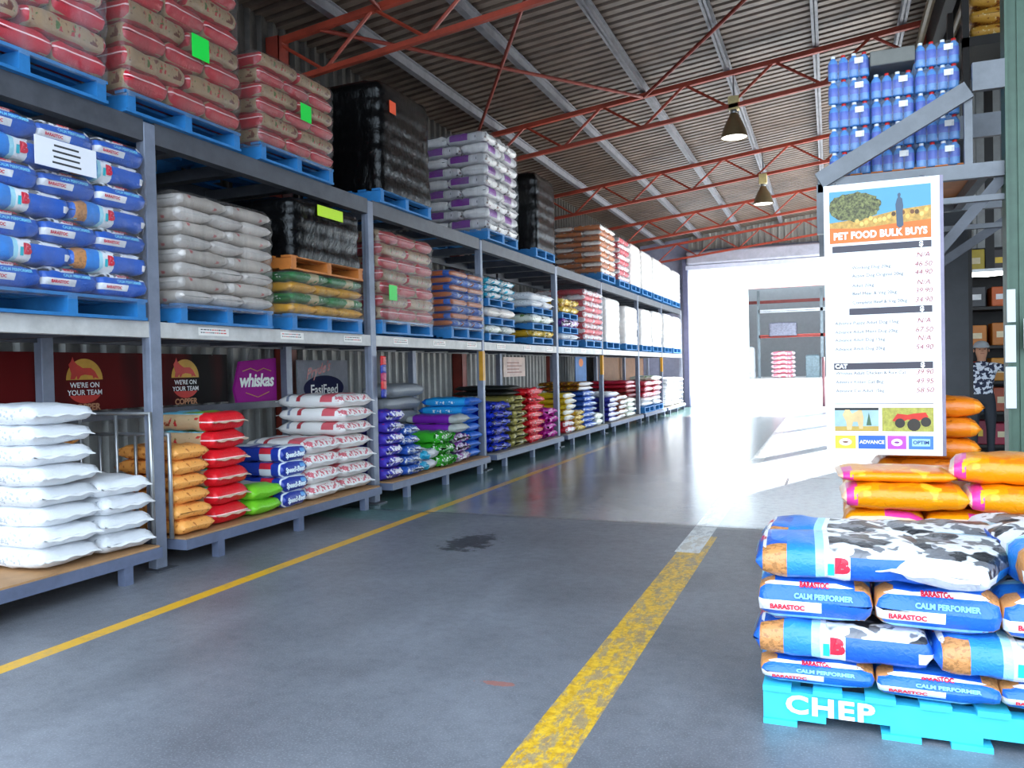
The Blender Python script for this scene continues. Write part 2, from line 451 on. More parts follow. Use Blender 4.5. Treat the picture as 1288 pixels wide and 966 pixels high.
for i in range(len(PY)-1):
    y0, y1 = PY[i]+.05, PY[i+1]-.05
    for z, mt, h in ((1.69, M_beamface, .11), (3.07, M_rackdark, .15)):
        b = MB(); b.box(XF-.05, XF-.006, y0, y1, z-h/2, z+h/2); b.box(XF-.10, XF-.05, y0, y1, z-h/2, z-h/2+.01); b.box(XF-.10, XF-.05, y0, y1, z+h/2-.01, z+h/2)
        rk(b, 'shelf_beam', mt)
        b = MB(); b.box(XB-.05, XB, y0, y1, z-h/2, z+h/2); rk(b, 'rear_beam', M_rackdark)
        for k in range(4):
            y = y0+(k+.5)*(y1-y0)/4
            b = MB(); b.box(XB, XF-.05, y-.05, y+.05, z-.045, z+.05); rk(b, 'crossbar', M_rackdark)
# price strips on the middle beam
tg = 0
tagm = plain('#e9e5df', .5, 0, .03)
for i in range(1, 7):
    n = 3
    for k in range(n):
        y = PY[i]+(k+.6)*(PY[i+1]-PY[i])/n
        t = MB(); t.box(XF-.005, XF-.001, y-.16, y+.16, 1.665, 1.725)
        o = t.build('price_strip', tagm)
        tag(o, f'small white price strip on the middle beam, {ORD[k].replace("bottom","nearest")} in the {ORD[i-1].replace("bottom","first")} full bay', 'price tag', 'price strips on the beam')
        m1 = MB()
        rr = random.Random(i*7+k)
        for rw in range(2):
            x = -.14
            while x < .12:
                l = rr.uniform(.008, .03)
                m1.cur = rr.choice((0, 0, 1)); m1.box(XF-.001, XF-.0004, y+x, y+x+l, 1.683+rw*.022, 1.691+rw*.022); x += l+.008
        reg(o, m1.build('lettering', [M_graydark, M_red], o))

# ------------------------------------------------------------------ pallets
def make_pallet(S=1.16, H=.145, mat=None):
    mat = mat or M_bluewood
    t = empty('pallet')
    h = S/2
    b = MB()
    for k in range(7):
        y = -h+.05+k*(S-.10)/6
        b.box(-h, h, y-.05, y+.05, H-.02, H)
    # deck boards run across the bearers
    b.v = [(y, x, z) for x, y, z in b.v]; b.f = [tuple(reversed(f)) for f in b.f]
    reg(t, b.build('top_deck', mat, t))
    b = MB()
    for k in range(3):
        y = (-h+.05, 0, h-.05)[k]
        b = MB()
        # bearer with fork notches
        b.box(-h, h, y-.035, y+.035, .045, H-.02)
        for a, c in ((-h, -h*.62), (-h*.25, h*.25), (h*.62, h)): b.box(a, c, y-.035, y+.035, .02, .045)
        reg(t, b.build('bearer', mat, t))
    b = MB()
    for x0, x1 in ((-h, -h+.12), (-h*.3, -h*.08), (h*.08, h*.3), (h-.12, h)): b.box(x0, x1, -h, h, 0, .02)
    reg(t, b.build('bottom_deck', mat, t))
    return t
_pal = {}
def pallet(x, y, z, lab, rz=0, mat=None, sx=1, sy=1, sz=1, group='blue pallets on the left rack'):
    key = (mat or M_bluewood).name
    if key not in _pal:
        t = _pal[key] = make_pallet(mat=mat)
    else: t = copy_tree(_pal[key])
    t.location = (x, y, z); t.rotation_euler = (0, 0, rz); t.scale = (sx, sy, sz)
    return tag(t, lab, 'pallet', group)

# ------------------------------------------------------------------ bags
def bag_geo(L, W, T, p=3.0, ears=.04, crinkle=0.0, seed=0, nx=18, nv=18, wr=.004, flat=.60):
    rr = random.Random(seed); ph = [rr.uniform(0, 6.28) for _ in range(8)]
    V = []; F = []; p = max(p, 5.6) if p < 7 else p
    S = [-1+2*i/nx for i in range(nx+1)]
    S = [math.copysign(abs(s)**.75, s) for s in S]
    for i, s in enumerate(S):
        th = max((1-abs(s)**p), 0)**(.42 if p > 5 else .45)
        hh = T/2*max(th, .07); ww = W/2*(1-ears*0+ears*abs(s)**8-.05*(1-abs(s)**4)*0)*(.90+.10*th)
        for k in range(nv):
            a = 2*math.pi*k/nv; c, sn = math.cos(a), math.sin(a)
            y = ww*math.copysign(abs(c)**.55, c); z = hh*math.copysign(abs(sn)**flat, sn)
            if z < 0: z *= .96
            q = wr*(math.sin(9*s+3*c+ph[0])+math.sin(5*s*c*2+7*sn+ph[1])+.7*math.sin(17*s+ph[2]+4*c))*(.4+.6*th)
            e = abs(s)**5
            y += q*.5*c; z += q*sn + e*.006*math.sin(k*2.2+ph[3])
            x = L/2*s
            if crinkle:
                f = abs(s)**3
                x += math.copysign(1, s)*f*crinkle*(math.sin(k*2.9+ph[4])+.6*math.sin(k*4.7+ph[5]))
                z += f*crinkle*.9*math.sin(k*3.7+i*1.3+ph[6]); y += f*crinkle*.6*math.sin(k*5.1+i*2.1+ph[7])
            V.append((x, y, z+T/2))
    for i in range(nx):
        for k in range(nv):
            k2 = (k+1) % nv
            F.append((i*nv+k, (i+1)*nv+k, (i+1)*nv+k2, i*nv+k2))
    F.append(tuple(range(nv))); F.append(tuple(nx*nv+k for k in range(nv))[::-1])
    return V, F
def side_y(L, W, T, p, x, z, flat=.60):
    s = max(-1, min(1, 2*x/L)); th = max((1-abs(s)**p), 0)**(.42 if p > 5 else .45)
    hh = T/2*max(th, .07); ww = W/2*(.90+.10*th)
    q = min(1, abs(z-T/2)/hh); sn = q**(1/flat); c = math.sqrt(max(0, 1-sn*sn))
    return ww*c**.55
PROTO = {}
DIM = {}
def proto(kind, L, W, T, mat, variants=2, flap=None, texts=(), **k):
    """texts: (string, size, x, z, colour material, bold) on the -Y side of the bag, or with 'end' on its ends, 'top' on top"""
    lst = []
    for v_ in range(variants):
        V, F = bag_geo(L, W, T, seed=hash(kind) % 100+v_ if False else len(PROTO)*3+v_, **k)
        o = mesh_obj(kind, V, F, mat, None, True)
        if flap:
            for sgn in (-1, 1):
                fv = []; ff = []; n = 10
                for i in range(n+1):
                    y = W*.5*(-1+2*i/n)*.93; dz = .006*math.sin(i*1.7+v_)
                    fv += [(sgn*(L/2-.006), y, T/2-.004+dz*.3), (sgn*(L/2-.006), y, T/2+.004+dz*.3), (sgn*(L/2+.028), y*1.0, T/2-.002+dz-.006), (sgn*(L/2+.028), y, T/2+.002+dz-.006)]
                for i in range(n):
                    a = 4*i
                    for f in ((a, a+2, a+6, a+4), (a+1, a+5, a+7, a+3), (a+2, a+3, a+7, a+6)): ff.append(f)
                c = mesh_obj('sewn_end', fv, ff, flap, o, True); reg(o, c)
        pp = k.get('p', 3.0)
        for t in texts:
            s_, size, tx, tz, tm, bold, where = t
            vv, ff = text_geo(s_, size, bold=bold)
            if where == 'side':
                pts = [(a+tx, -side_y(L, W, T, pp, a+tx, b+tz)-.007, b+tz) for a, b in vv]
                reg(o, mesh_obj('lettering', pts, ff, tm, o))
            elif where == 'top':
                pts = [(a+tx, b+tz, T*1.0+.004) for a, b in vv]
                reg(o, mesh_obj('lettering', pts, ff, tm, o))
            else:
                for sgn in ((1, -1) if where == 'end' else (-1,)):
                    pts = []
                    for a, b in vv:
                        yy = sgn*(a+tx); zz = b+tz
                        hh = T/2
                        q = min(1, abs(zz-T/2)/hh)
                        th = q; s = (max(0, 1-th**2))**(1/pp)
                        pts.append((sgn*(L/2*s+.004), yy, zz))
                    reg(o, mesh_obj('lettering', pts, ff, tm, o))
        lst.append(o)
    PROTO[kind] = [lst, [False]*len(lst)]; DIM[kind] = (L, W, T)
_rb = random.Random(11)
def bag(kind, x, y, z, rz, L, W, T, lab, group, cat='bag', tilt=0.0):
    lst, used = PROTO[kind]; i = _rb.randrange(len(lst))
    if not used[i]: o = lst[i]; used[i] = True
    else: o = copy_tree(lst[i])
    d = DIM[kind]; o.scale = (L/d[0], W/d[1], T/d[2])
    o.location = (x, y, z); o.rotation_euler = (tilt, 0, rz)
    return tag(o, lab, cat, group)
def word(i, n):
    return 'top' if i == n-1 else ORD[i]
def stack(kind, desc, where, y0, y1, z0, z1, n, L=.62, xf=-4.33, rz=0.0, jit=.018, group=None):
    """a column of bags lying on the platform, ends to the aisle"""
    T = (z1-z0)/n
    for i in range(n):
        dx = _rb.uniform(-1, 1)*jit*1.6; dy = _rb.uniform(-1, 1)*jit
        flip = math.pi if i % 2 and rz == 0 and False else 0
        w = f'{word(i, n)} in {where}' if n > 1 else where
        bag(kind, xf-L/2+dx, (y0+y1)/2+dy, z0+i*T, rz+flip+_rb.uniform(-1, 1)*.055, L, (y1-y0)*.99 if rz == 0 else (y1-y0), T*1.09,
            f'{desc}, {w}', group or f'{desc.split(" with")[0]}s in {where}')

W0 = ((-1, -1, -1), (2, 2, 2))
def B(x0, x1, y0=-1, y1=2, z0=-1, z1=2): return ((x0, y0, z0), (x1, y1, z1))
def kindmat(name, base, pl=(), sp=(), **k):
    return bagmat(name, base, [(p[0][0], p[0][1], p[1]) for p in pl], [(p[0][0], p[0][1], p[1], p[2], p[3]) for p in sp], **k)

mat_rb = kindmat('red_beige_print', '#c9a982', [(B(.0, 1, z0=.86), '#6fc3df'), (B(.45, 1, z0=.9), '#7aa83c'), (B(.80, 2), '#dc1c28'), (B(.80, 2, z0=.47, z1=.53), '#ffd8d8')],
                 [(B(.15, .85, z0=.3, z1=.72), '#8c3c20', 14, .60), (B(.15, .85, z0=.3, z1=.72), '#5f7a2c', 17, .62), (B(.15, .85, z0=.3, z1=.72), '#c22a2a', 19, .63)])
proto('feed_bag', .62, .40, .147, mat_rb, 3, p=7, ears=.0, flap=plain('#d8b9a0', .6))
mat_rs = kindmat('red_beige_sack_print', '#a88a68', [(B(-1, .05), '#c0142c'), (B(.95, 2), '#c0142c'), (B(-1, .05, z0=.55, z1=.62), '#ffd8d8'), (B(.95, 2, z0=.55, z1=.62), '#ffd8d8'), (B(.05, .95, z0=-1, z1=.14), '#b01428')],
                 [(B(.08, .92, z0=.3, z1=.75), '#6c3420', 13, .60), (B(.08, .92, z0=.3, z1=.75), '#4f6a2c', 16, .62), (B(.08, .92, z0=.3, z1=.75), '#b22a2a', 19, .62)])
proto('beige_feed_bag', .62, .40, .147, mat_rs, 3, p=9, ears=.0, flat=.5)
mat_bar = kindmat('blue_horse_feed_print', '#1f5fc4', [
    (B(.0, 1, z0=.93), '#2f7fd8'), (B(.18, .34), '#2f86dc'), (B(.04, .18, y0=-1, y1=.16, z0=.12, z1=.92), '#c98a52'), (B(.04, .18, y0=.84, z0=.12, z1=.92), '#c98a52'), (B(.39, .53), '#f4f6f8'), (B(.34, .39), '#a9e2f2'),
    (B(-1, .04), '#2468cc'), (B(-1, .08, y0=.44, y1=1.1, z0=.26, z1=.50), '#f2f2f4'), (B(.92, 2, y0=-1, y1=.56, z0=.26, z1=.50), '#f2f2f4'), (B(-1, .08, z0=.12, z1=.18), '#8fd0f0'), (B(.42, .97, z0=.72), '#f2f2f4'), (B(-1,.10,z0=.02,z1=.07),'#e8eef4'),
    (B(-1, .06, z0=.80), '#f4f4f6'), (B(-1, -.5), '#1b56b8')],
    [(B(.04, .18, y0=-1, y1=.16, z0=.12, z1=.92), '#a87444', 70, .54), (B(.42, .97, z0=.72), '#2a2a2e', 7, .50), (B(.42, .97, z0=.72), '#77777c', 12, .58)], rough=.32)
Mred2, Mwh2 = plain('#d61f3c', .4, 0, .02), plain('#e8f6ff', .4, 0, .02)
for kn, L_ in (('horse_feed_bag', .60),):
    proto(kn, L_, .40, .155, mat_bar, 3, p=10, ears=0, flat=.5,
          texts=(('B', .080, -.010, .078, Mred2, .006, 'side'), ('BARASTOC', .024, -.095, .058, Mred2, .001, 'end'), ('BARASTOC', .020, .0, .136, Mred2, .001, 'end'), ('I', .05, -.046, .062, plain('#28b8c8', .4, 0, .02), .008, 'side'),
                 ('CALM PERFORMER', .024, .03, .100, plain('#7fd0f2', .4, 0, .02), .001, 'end')))
def simple_kind(name, side, end, L=.62, W=.42, T=.12, crinkle=0.0, p=5.0, variants=2, extra=(), sp=(), bump=.5, rough=.38, flap=None, endw=.10, texts=()):
    m = kindmat(name.replace('_bag', '')+'_print', side, [(B(-1, endw), end), (B(1-endw, 2), end)]+list(extra), sp, bump=bump, rough=rough)
    proto(name, L, W, T, m, variants, crinkle=crinkle, p=p, flap=flap, texts=texts, nv=22 if crinkle else 16, nx=22 if crinkle else 16)
wf = plain('#efefef', .6, 0, .03)
simple_kind('white_sack', '#eceef2', '#e4e6ea', T=.13, flap=wf, sp=[(B(.2, .9, z0=.85), '#b03040', 9, .68), (B(.1, .9, z0=.2, z1=.8), '#bcc2cc', 46, .60)])
simple_kind('orange_bag', '#e79a4c', '#f0a858', p=4, sp=[(B(0, 1), '#b8692c', 26, .60)], texts=(('SUPA', .05, 0, .06, plain('#c05a20', .5), .002, 'end'),)[:0])
simple_kind('green_bag', '#e9efe0', '#7cd02c', p=5.5, endw=.3, sp=[(B(.0, .3), '#4e9a1c', 22, .6)])
simple_kind('striped_sack', '#eeebe8', '#ece8e4', L=.75, W=.50, T=.14, p=4.2, flap=wf, extra=[(B(.66, .84, z0=.45), '#d8606a'), (B(.30, .36, z0=.5), '#b93a44'), (B(.15, .19, z0=.5), '#8890a4')], sp=[(B(.84, 2, z0=.5, z1=.85), '#d26a76', 34, .52)])
m = kindmat('beet_pulp_print', '#203a9c', [(B(0, 1, z0=.93), '#dfe6ee'), (B(-1, 2, z1=.05), '#dfe6ee'), (B(.93, .96), '#dfe6ee'), (B(.60, .80, z0=.55, z1=.9), '#c8283c'), (B(.60, .80, z0=.12, z1=.55), '#cfd6de'), (B(.97, 2, y0=.72, y1=.92, z0=.55, z1=.85), '#5aa0dc')], rough=.3, bump=.3)
proto('beet_pulp_bag', .62, .36, .125, m, 1, p=14, ears=0, flat=.45, texts=(('Speedi-Beet', .054, 0, .056, Mwh2, .003, 'end'),))
simple_kind('grey_sack', '#8f9297', '#85888d', L=.8, W=.5, T=.15, bump=.3)
simple_kind('violet_white_bag', '#3f3fae', '#e9e6ee', crinkle=.012, endw=.06, extra=[(B(.75, .94), '#4a3ab4'), (B(.06, .25), '#4a3ab4')], sp=[(B(0, 1), '#b52a6c', 10, .62), (B(.9, 2), '#4a44b8', 20, .5)])
simple_kind('blue_white_bag', '#2a58b4', '#e6ebf0', crinkle=.012, endw=.05, sp=[(B(.9, 2), '#2a62c0', 22, .5), (B(.9, 2), '#c8ccd2', 40, .6)])
simple_kind('cyan_white_bag', '#e6e9ee', '#e9eaee', crinkle=.012, extra=[(B(.0, .1), '#2fb4e0'), (B(.9, 2, y0=-1, y1=.4), '#2cb8e2')], sp=[(B(.5, .9), '#2a58b4', 10, .55)])
simple_kind('green_foil_bag', '#3cae2c', '#2f9c24', crinkle=.022, sp=[(B(.8, 2), '#e8f0e4', 26, .58), (B(.8, 2), '#1b5c18', 18, .6)], rough=.25)
simple_kind('purple_white_bag', '#6a2c9c', '#e4dfe8', crinkle=.022, sp=[(B(.85, 2), '#9a2ca4', 20, .55), (B(.8, 2), '#5a5a70', 34, .6)], rough=.3)
simple_kind('purple_bag', '#7a22a8', '#b8bcb8', p=5.5, endw=.16, extra=[(B(.2, .8, z0=-1, z1=.12), '#d6c2e4')], texts=(('HILL', .04, .0, .06, Mwh2, .001, 'side'),)[:0])
simple_kind('sky_blue_bag', '#28a0e4', '#1f6ad0', p=5.5, L=.7, sp=[(B(.3, .7, y1=.3, z0=.3, z1=.6), '#e6f2fa', 30, .56)])
simple_kind('royal_blue_bag', '#1c3ad0', '#1c34b8', crinkle=.02, sp=[(B(.85, 2), '#0d1640', 18, .52), (B(.9, 2), '#b9c4ee', 30, .66)], rough=.25)
simple_kind('olive_bag', '#8a8040', '#a89c50', crinkle=.02, sp=[(B(.85, 2), '#d8d0a0', 24, .58), (B(.85, 2), '#5c5428', 16, .58)], rough=.28)
simple_kind('red_foil_bag', '#d01824', '#e01c30', crinkle=.02, sp=[(B(.88, 2), '#ffd0d0', 26, .64), (B(.85, 2), '#8c0c18', 16, .6)], rough=.25)
simple_kind('black_bag', '#1d1f1c', '#24261f', p=5.5)
simple_kind('dark_red_bag', '#8c1420', '#8a1220', p=5.5, sp=[(B(0, 1), '#3a1a14', 16, .56), (B(0, 2), '#d8a060', 40, .68)])
simple_kind('magenta_foil_bag', '#c4189c', '#cc1ca4', crinkle=.024, sp=[(B(.85, 2), '#7c0c60', 18, .58), (B(.85, 2), '#f6c4ea', 30, .66)], rough=.25)
simple_kind('yellow_white_bag', '#e0c01c', '#ece8e0', crinkle=.010, endw=.08, sp=[(B(.0, .9), '#b88c14', 18, .6)])
simple_kind('golden_bag', '#d0a01c', '#d8b43c', crinkle=.016, sp=[(B(.8, 2), '#f0ecdc', 22, .58), (B(.8, 2), '#7c5414', 20, .62)])
simple_kind('floral_bag', '#5c3414', '#e4e0e0', p=5.5, endw=.06, sp=[(B(0, .95), '#d8a018', 30, .54), (B(0, .95), '#b03018', 22, .62)])
simple_kind('red_white_bag', '#c82434', '#ece6e8', crinkle=.012, sp=[(B(.85, 2), '#d82438', 20, .58)])
simple_kind('navy_white_bag', '#2c2c94', '#eae8ee', crinkle=.008, endw=.06)
simple_kind('brown_white_bag', '#8c5038', '#efecec', crinkle=.008, endw=.06)
simple_kind('maroon_bag', '#a81830', '#eadfe2', p=5.5, endw=.05, sp=[(B(.95, 2), '#d85a70', 30, .5)])
simple_kind('white_green_bag', '#dfe4d4', '#eef0e8', crinkle=.010, sp=[(B(.6, 2), '#6a8c4c', 18, .60)])
simple_kind('yellow_bag', '#ee9008', '#f09a0c', L=.62, W=.42, T=.15, p=4, sp=[(B(.3, .9, z0=.75), '#e87a10', 6, .5), (B(.1, 1), '#f8b828', 8, .60)], extra=[(B(.04, .13, y0=-1, y1=.5, z0=.2, z1=.95), '#e8409c'), (B(.0, .04), '#f4c8a8')], bump=.4, rough=.28)
simple_kind('amber_bag', '#e27a12', '#ee8c18', L=.62, W=.42, T=.15, p=4, sp=[(B(.0, 1), '#b85c10', 12, .60)], bump=.4, rough=.28)
simple_kind('yellow_green_sack', '#d99a1c', '#e0a020', p=4, sp=[(B(0, 1), '#c07c10', 16, .62)], endw=.1)
simple_kind('green_label_sack', '#1e6e34', '#237a3a', p=4, sp=[(B(0, 1, z0=.35, z1=.65), '#e8ece0', 24, .6), (B(.3, .7), '#b8a880', 8, .5)])
simple_kind('pale_sack', '#c9beb4', '#e2dad4', p=5.5, sp=[(B(0, 1), '#c86a68', 7, .66)])
simple_kind('violet_print_sack', '#c9c4c6', '#eae6e4', p=5.5, crinkle=.008, extra=[(B(.12, .55, y0=-1, y1=.35, z0=.25, z1=.9), '#7a1490'), (B(.60, .75, y1=.3, z0=.2, z1=.8), '#d8d4d8')], sp=[(B(.55, .9, y1=.3, z0=.2, z1=.6), '#26242c', 14, .58), (B(.9, 2), '#8c7068', 20, .62)])
simple_kind('brown_paper_sack', '#b8641c', '#e8e0d8', p=5.5, endw=.05, sp=[(B(0, 1, z0=.6), '#d8d0c4', 9, .56)])
simple_kind('teal_foil_sack', '#2f9cb4', '#3cb0d0', crinkle=.01, sp=[(B(.5, 2), '#e6ecee', 10, .50)], rough=.25)
simple_kind('blue_orange_sack', '#1c58b8', '#2466c8', p=5.5, extra=[(B(-1, .06, y0=.3, y1=.7, z0=.2, z1=.8), '#c2622c'), (B(.0, 1, y0=-1, y1=.08, z0=.2, z1=.8), '#b8683c')], sp=[(B(.9, 2), '#9aaccc', 14, .55)], rough=.3)

# ------------------------------------------------------------------ stretch film
def film_material(name, alpha, col, rough=.22, scale=7):
    s = NT(name); v = s.coord()
    s.b.inputs['Base Color'].default_value = lin(col); s.b.inputs['Roughness'].default_value = rough
    s.b.inputs['Specular IOR Level'].default_value = .8
    n = s.noise(s.vmath('MULTIPLY', v, (1, 1, .35)), scale, 4, .6, .8)
    s.bump(n, .6, .03)
    a = s.new('ShaderNodeMapRange'); a.inputs[3].default_value = max(alpha-.12, 0); a.inputs[4].default_value = min(alpha+.12, 1)
    s.ln(s.ramp(n, .3, .7), a.inputs[0])
    s.ln(a.outputs[0], s.b.inputs['Alpha'])
    return s.m
F_clear = film_material('clear_film', .14, '#908e90')
F_milky = film_material('milky_film', .26, '#7c7672')
F_dense = film_material('dense_film', .88, '#e6e2e0', .35)
F_faint = film_material('faint_film', .13, '#c0c8d0')
def black_film():
    s = NT('black_film'); v = s.coord()
    s.b.inputs['Base Color'].default_value = lin('#0a0a0b'); s.b.inputs['Roughness'].default_value = .16; s.b.inputs['Specular IOR Level'].default_value = .3
    n = s.noise(s.vmath('MULTIPLY', v, (1, 1, .5)), 9, 5, .65, 1.5); s.bump(n, .45, .03); return s.m
F_black = black_film()
def film_shell(name, x0, x1, y0, y1, z0, z1, layers, mat, seed=0, amp=.012, taper=.03, mi=None):
    """loose film around a pallet load: bulges at every layer"""
    V = []; F = []; nz = layers*4; nper = 44
    rr = random.Random(seed); cx, cy = (x0+x1)/2, (y0+y1)/2
    for j in range(nz+1):
        t = j/nz; z = z0+(z1-z0)*t
        bulge = amp*(abs(math.sin(math.pi*layers*t))-.5)
        shr = 0.0 if t < .9 else taper*((t-.9)/.1)**2
        for k in range(nper):
            a = 2*math.pi*(k+.5)/nper; c, s = math.cos(a), math.sin(a)
            e = .16
            ux = math.copysign(abs(c)**e, c); uy = math.copysign(abs(s)**e, s)
            n = noise.noise(Vector((ux*1.7+seed, uy*1.7, z*5)))*.018
            hx, hy = (x1-x0)/2+bulge+n-shr, (y1-y0)/2+bulge+n-shr
            V.append((ux*hx, uy*hy, z-z0+(noise.noise(Vector((ux*3, uy*3, seed)))*.03 if j == nz else 0)))
    for j in range(nz):
        for k in range(nper):
            k2 = (k+1) % nper
            F.append((j*nper+k, j*nper+k2, (j+1)*nper+k2, (j+1)*nper+k))
    # top, drawn inward
    n0 = nz*nper
    for k in range(nper):
        v = V[n0+k]; V.append((v[0]*.6, v[1]*.6, v[2]+.02))
    V.append((0, 0, z1-z0+.03)); ct = len(V)-1
    for k in range(nper):
        k2 = (k+1) % nper
        F.append((n0+k, n0+k2, n0+nper+k2, n0+nper+k)); F.append((n0+nper+k, n0+nper+k2, ct))
    o = mesh_obj(name, V, F, mat, None, True); o.location = (cx, cy, z0)
    return o

def load(kind, desc, where, y0, y1, zb, ztop_, n, xf=-4.34, film=None, filmw=None, group=None, pal=True, kinds=None, depth=1.12, filmlab=None, taper=.03, palmat=None):
    """pallet, layers of bags laid pinwheel fashion, film"""
    ph = .145
    if pal: pallet(xf-.58, (y0+y1)/2, zb, f'blue wooden pallet under the {where}', 0, sy=min(1.0, (y1-y0)/1.16), sx=.98)
    z0 = zb+(ph if pal else 0)
    T = (ztop_-z0)/n
    group = group or f'{desc}s in the {where}'
    Ln = .62; Ls = (y1-y0)/2; We = (y1-y0)/3
    for i in range(n):
        z = z0+i*T; ly = f'{word(i, n)} layer'
        kd = kinds[i % len(kinds)] if kinds else kind
        ds = desc if not isinstance(desc, (list, tuple)) else desc[i % len(desc)]
        j = lambda a=.008: _rb.uniform(-a, a)
        if i % 2 == 0:
            for k in range(3):
                bag(kd, xf-Ln/2+j(), y0+We*(k+.5)+j(.004), z, j(.02), Ln, We*.99, T*1.07, f'{ds}, {ly}, {("near","middle","far")[k]} end-on bag, {where}', group)
            bag(kd, xf-Ln-.20, y0+Ls/2, z, R(90), Ls*.99, .40, T*1.02, f'{ds}, {ly}, rear bag, {where}', group)
        else:
            for k in range(2):
                bag(kd, xf-.20+j(), y0+Ls*(k+.5), z, R(90)+j(.02), Ls*.99, .40, T*1.07, f'{ds}, {ly}, {("near","far")[k]} side-on bag, {where}', group)
            bag(kd, xf-.40-Ln/2, y0+We/2, z, 0, Ln, We*.99, T*1.02, f'{ds}, {ly}, rear bag, {where}', group)
    if film:
        o = film_shell('stretch_film', xf-1.06, xf+.022, y0-.022, y1+.022, z0-.04, ztop_+.01, n, film, seed=int(y0*10), taper=taper)
        tag(o, filmlab or f'clear stretch film wrapped around the {where}', 'plastic wrap', 'stretch film on the pallet loads')

ZM, ZU = 1.746, 3.146
# upper level
load('beige_feed_bag', 'red and beige bag', 'leftmost top-shelf load', 2.72, 3.88, ZU, 4.62, 9, film=F_faint)
load('beige_feed_bag', 'red and beige bag', 'tall top-shelf load with green label', 4.02, 5.14, ZU, 4.70, 9, film=F_milky)
load('beige_feed_bag', 'red and beige bag', 'shorter top-shelf load with green label', 5.37, 6.42, ZU, 4.05, 6, film=F_milky)
def sticker(x, y, z, s, colr, lab, cat='label', h=None, lines=0):
    b = MB(); h = h or s
    b.box(x, x+.004, y, y+s, z, z+h); 
    o = b.build('paper_label', plain(colr, .5, 0, .02)); tag(o, lab, cat)
    if lines:
        l = MB(); rr = random.Random(3)
        for k in range(lines):
            w = rr.uniform(.3, .45)*s; w *= .6; zc = z+h*(1-(k+1)/(lines+1)); l.box(x+.004, x+.0048, y+s/2-w, y+s/2+w, zc-.006, zc+.006)
        reg(o, l.build('lettering', M_graydark, o))
sticker(-4.300, 4.58, 3.70, .17, '#18e04a', 'bright green square label on the tall red and beige load')
sticker(-4.300, 5.86, 3.60, .15, '#18e04a', 'bright green square label on the shorter red and beige load')

def black_load(name, y0, y1, zb, zt, layers, lab, xf=-4.34, pal=True, pl=None, mat=F_black):
    if pal: pallet(xf-.58, (y0+y1)/2, zb, pl, sy=(y1-y0)/1.16, sx=.98)
    z0 = zb+(.145 if pal else 0)
    o = film_shell(name, xf-1.08, xf+.01, y0, y1, z0-.01, zt, layers, mat, seed=int(y0*7), amp=.010)
    tag(o, lab, 'pallet load'); return o
black_load('wrapped_load', 7.25, 8.41, ZU, 4.44, 7, 'tall black plastic wrapped load on the top shelf with orange sticker', pl='blue pallet under the tall black wrapped load on the top shelf')
sticker(-4.312, 7.42, 4.12, .13, '#f0562c', 'small orange sticker on the tall black wrapped load')
load('violet_print_sack', 'purple and white sack', 'top-shelf purple load', 10.06, 11.22, ZU+.02, 4.66, 9, film=F_faint)
black_load('wrapped_load', 12.0, 12.95, ZU+.02, 4.52, 7, 'narrow black plastic wrapped load beside the purple and white sacks', pl='blue pallet under the narrow black wrapped load')
load('brown_paper_sack', 'brown sack', 'brown paper sack load', 15.9, 17.05, ZU+.04, 4.32, 9, film=F_faint)
fl = [(17.45, 18.25), (18.55, 19.5), (19.75, 20.9), (21.1, 22.2), (22.4, 23.6), (23.8, 25.1)]
F_rosy = film_material('rosy_film', .93, '#e8dedc', .35)
load('red_white_bag', 'red and white sack', 'top load beyond brown sacks', 17.42, 18.35, ZU+.04, 4.28, 8, film=F_faint)
for i, (a, b_) in enumerate(fl):
    if i == 0: continue
    black_load('wrapped_load', a, b_, ZU+.04, 4.30-.01*i, 8, 'white film wrapped load on the top shelf, ' + ORD[i].replace('bottom', 'first') + ' beyond the brown sacks',
               pl='blue pallet under white wrapped top load, ' + ORD[i].replace('bottom', 'first') + ' beyond the brown sacks', mat=F_rosy if i < 2 else F_dense)
# middle level
load('horse_feed_bag', 'blue horse feed bag', 'mid-shelf blue load', 2.98, 4.16, ZM, 2.92, 7, film=F_clear, taper=.10)
sticker(-4.295, 3.30, 2.62, .42, '#e8e8ee', 'white paper sheet taped to the blue mid-shelf load', h=.17, lines=4)
load('pale_sack', 'pale grey-white sack', 'mid-shelf pale load', 4.44, 5.48, ZM, 2.70, 8, film=F_milky)
load('yellow_green_sack', ('green and white sack', 'yellow sack'), 'yellow and green load', 5.72, 6.86, ZM, 2.27, 4, kinds=['yellow_green_sack', 'green_label_sack'], film=F_clear, group='yellow and green sacks')
pallet(-4.92, 6.29, 2.275, 'orange wooden pallet between the yellow load and black load', mat=M_orangewood, sz=.85, group=None)
black_load('wrapped_load', 5.74, 6.84, 2.40, 2.93, 4, 'low black wrapped load standing on an orange pallet', pal=False)
b = MB(); b.box(-4.322, -4.316, 6.1, 6.5, 2.80, 2.90); o = b.build('paper_label', plain('#c8f020', .5, 0, .02)); tag(o, 'yellow-green handwritten label on the low black wrapped load', 'label')
load('beige_feed_bag', 'red and beige bag', 'mid-shelf red load behind second post', 7.22, 8.38, ZM+.02, 2.86, 7, film=F_milky)
sticker(-4.300, 7.30, 2.12, .16, '#30d850', 'green label on the red mid-shelf load behind the post')
load('blue_orange_sack', 'blue sack with orange spots', 'mid-shelf blue striped load', 8.86, 9.98-.12, ZM+.02, 2.62, 8, film=F_clear)
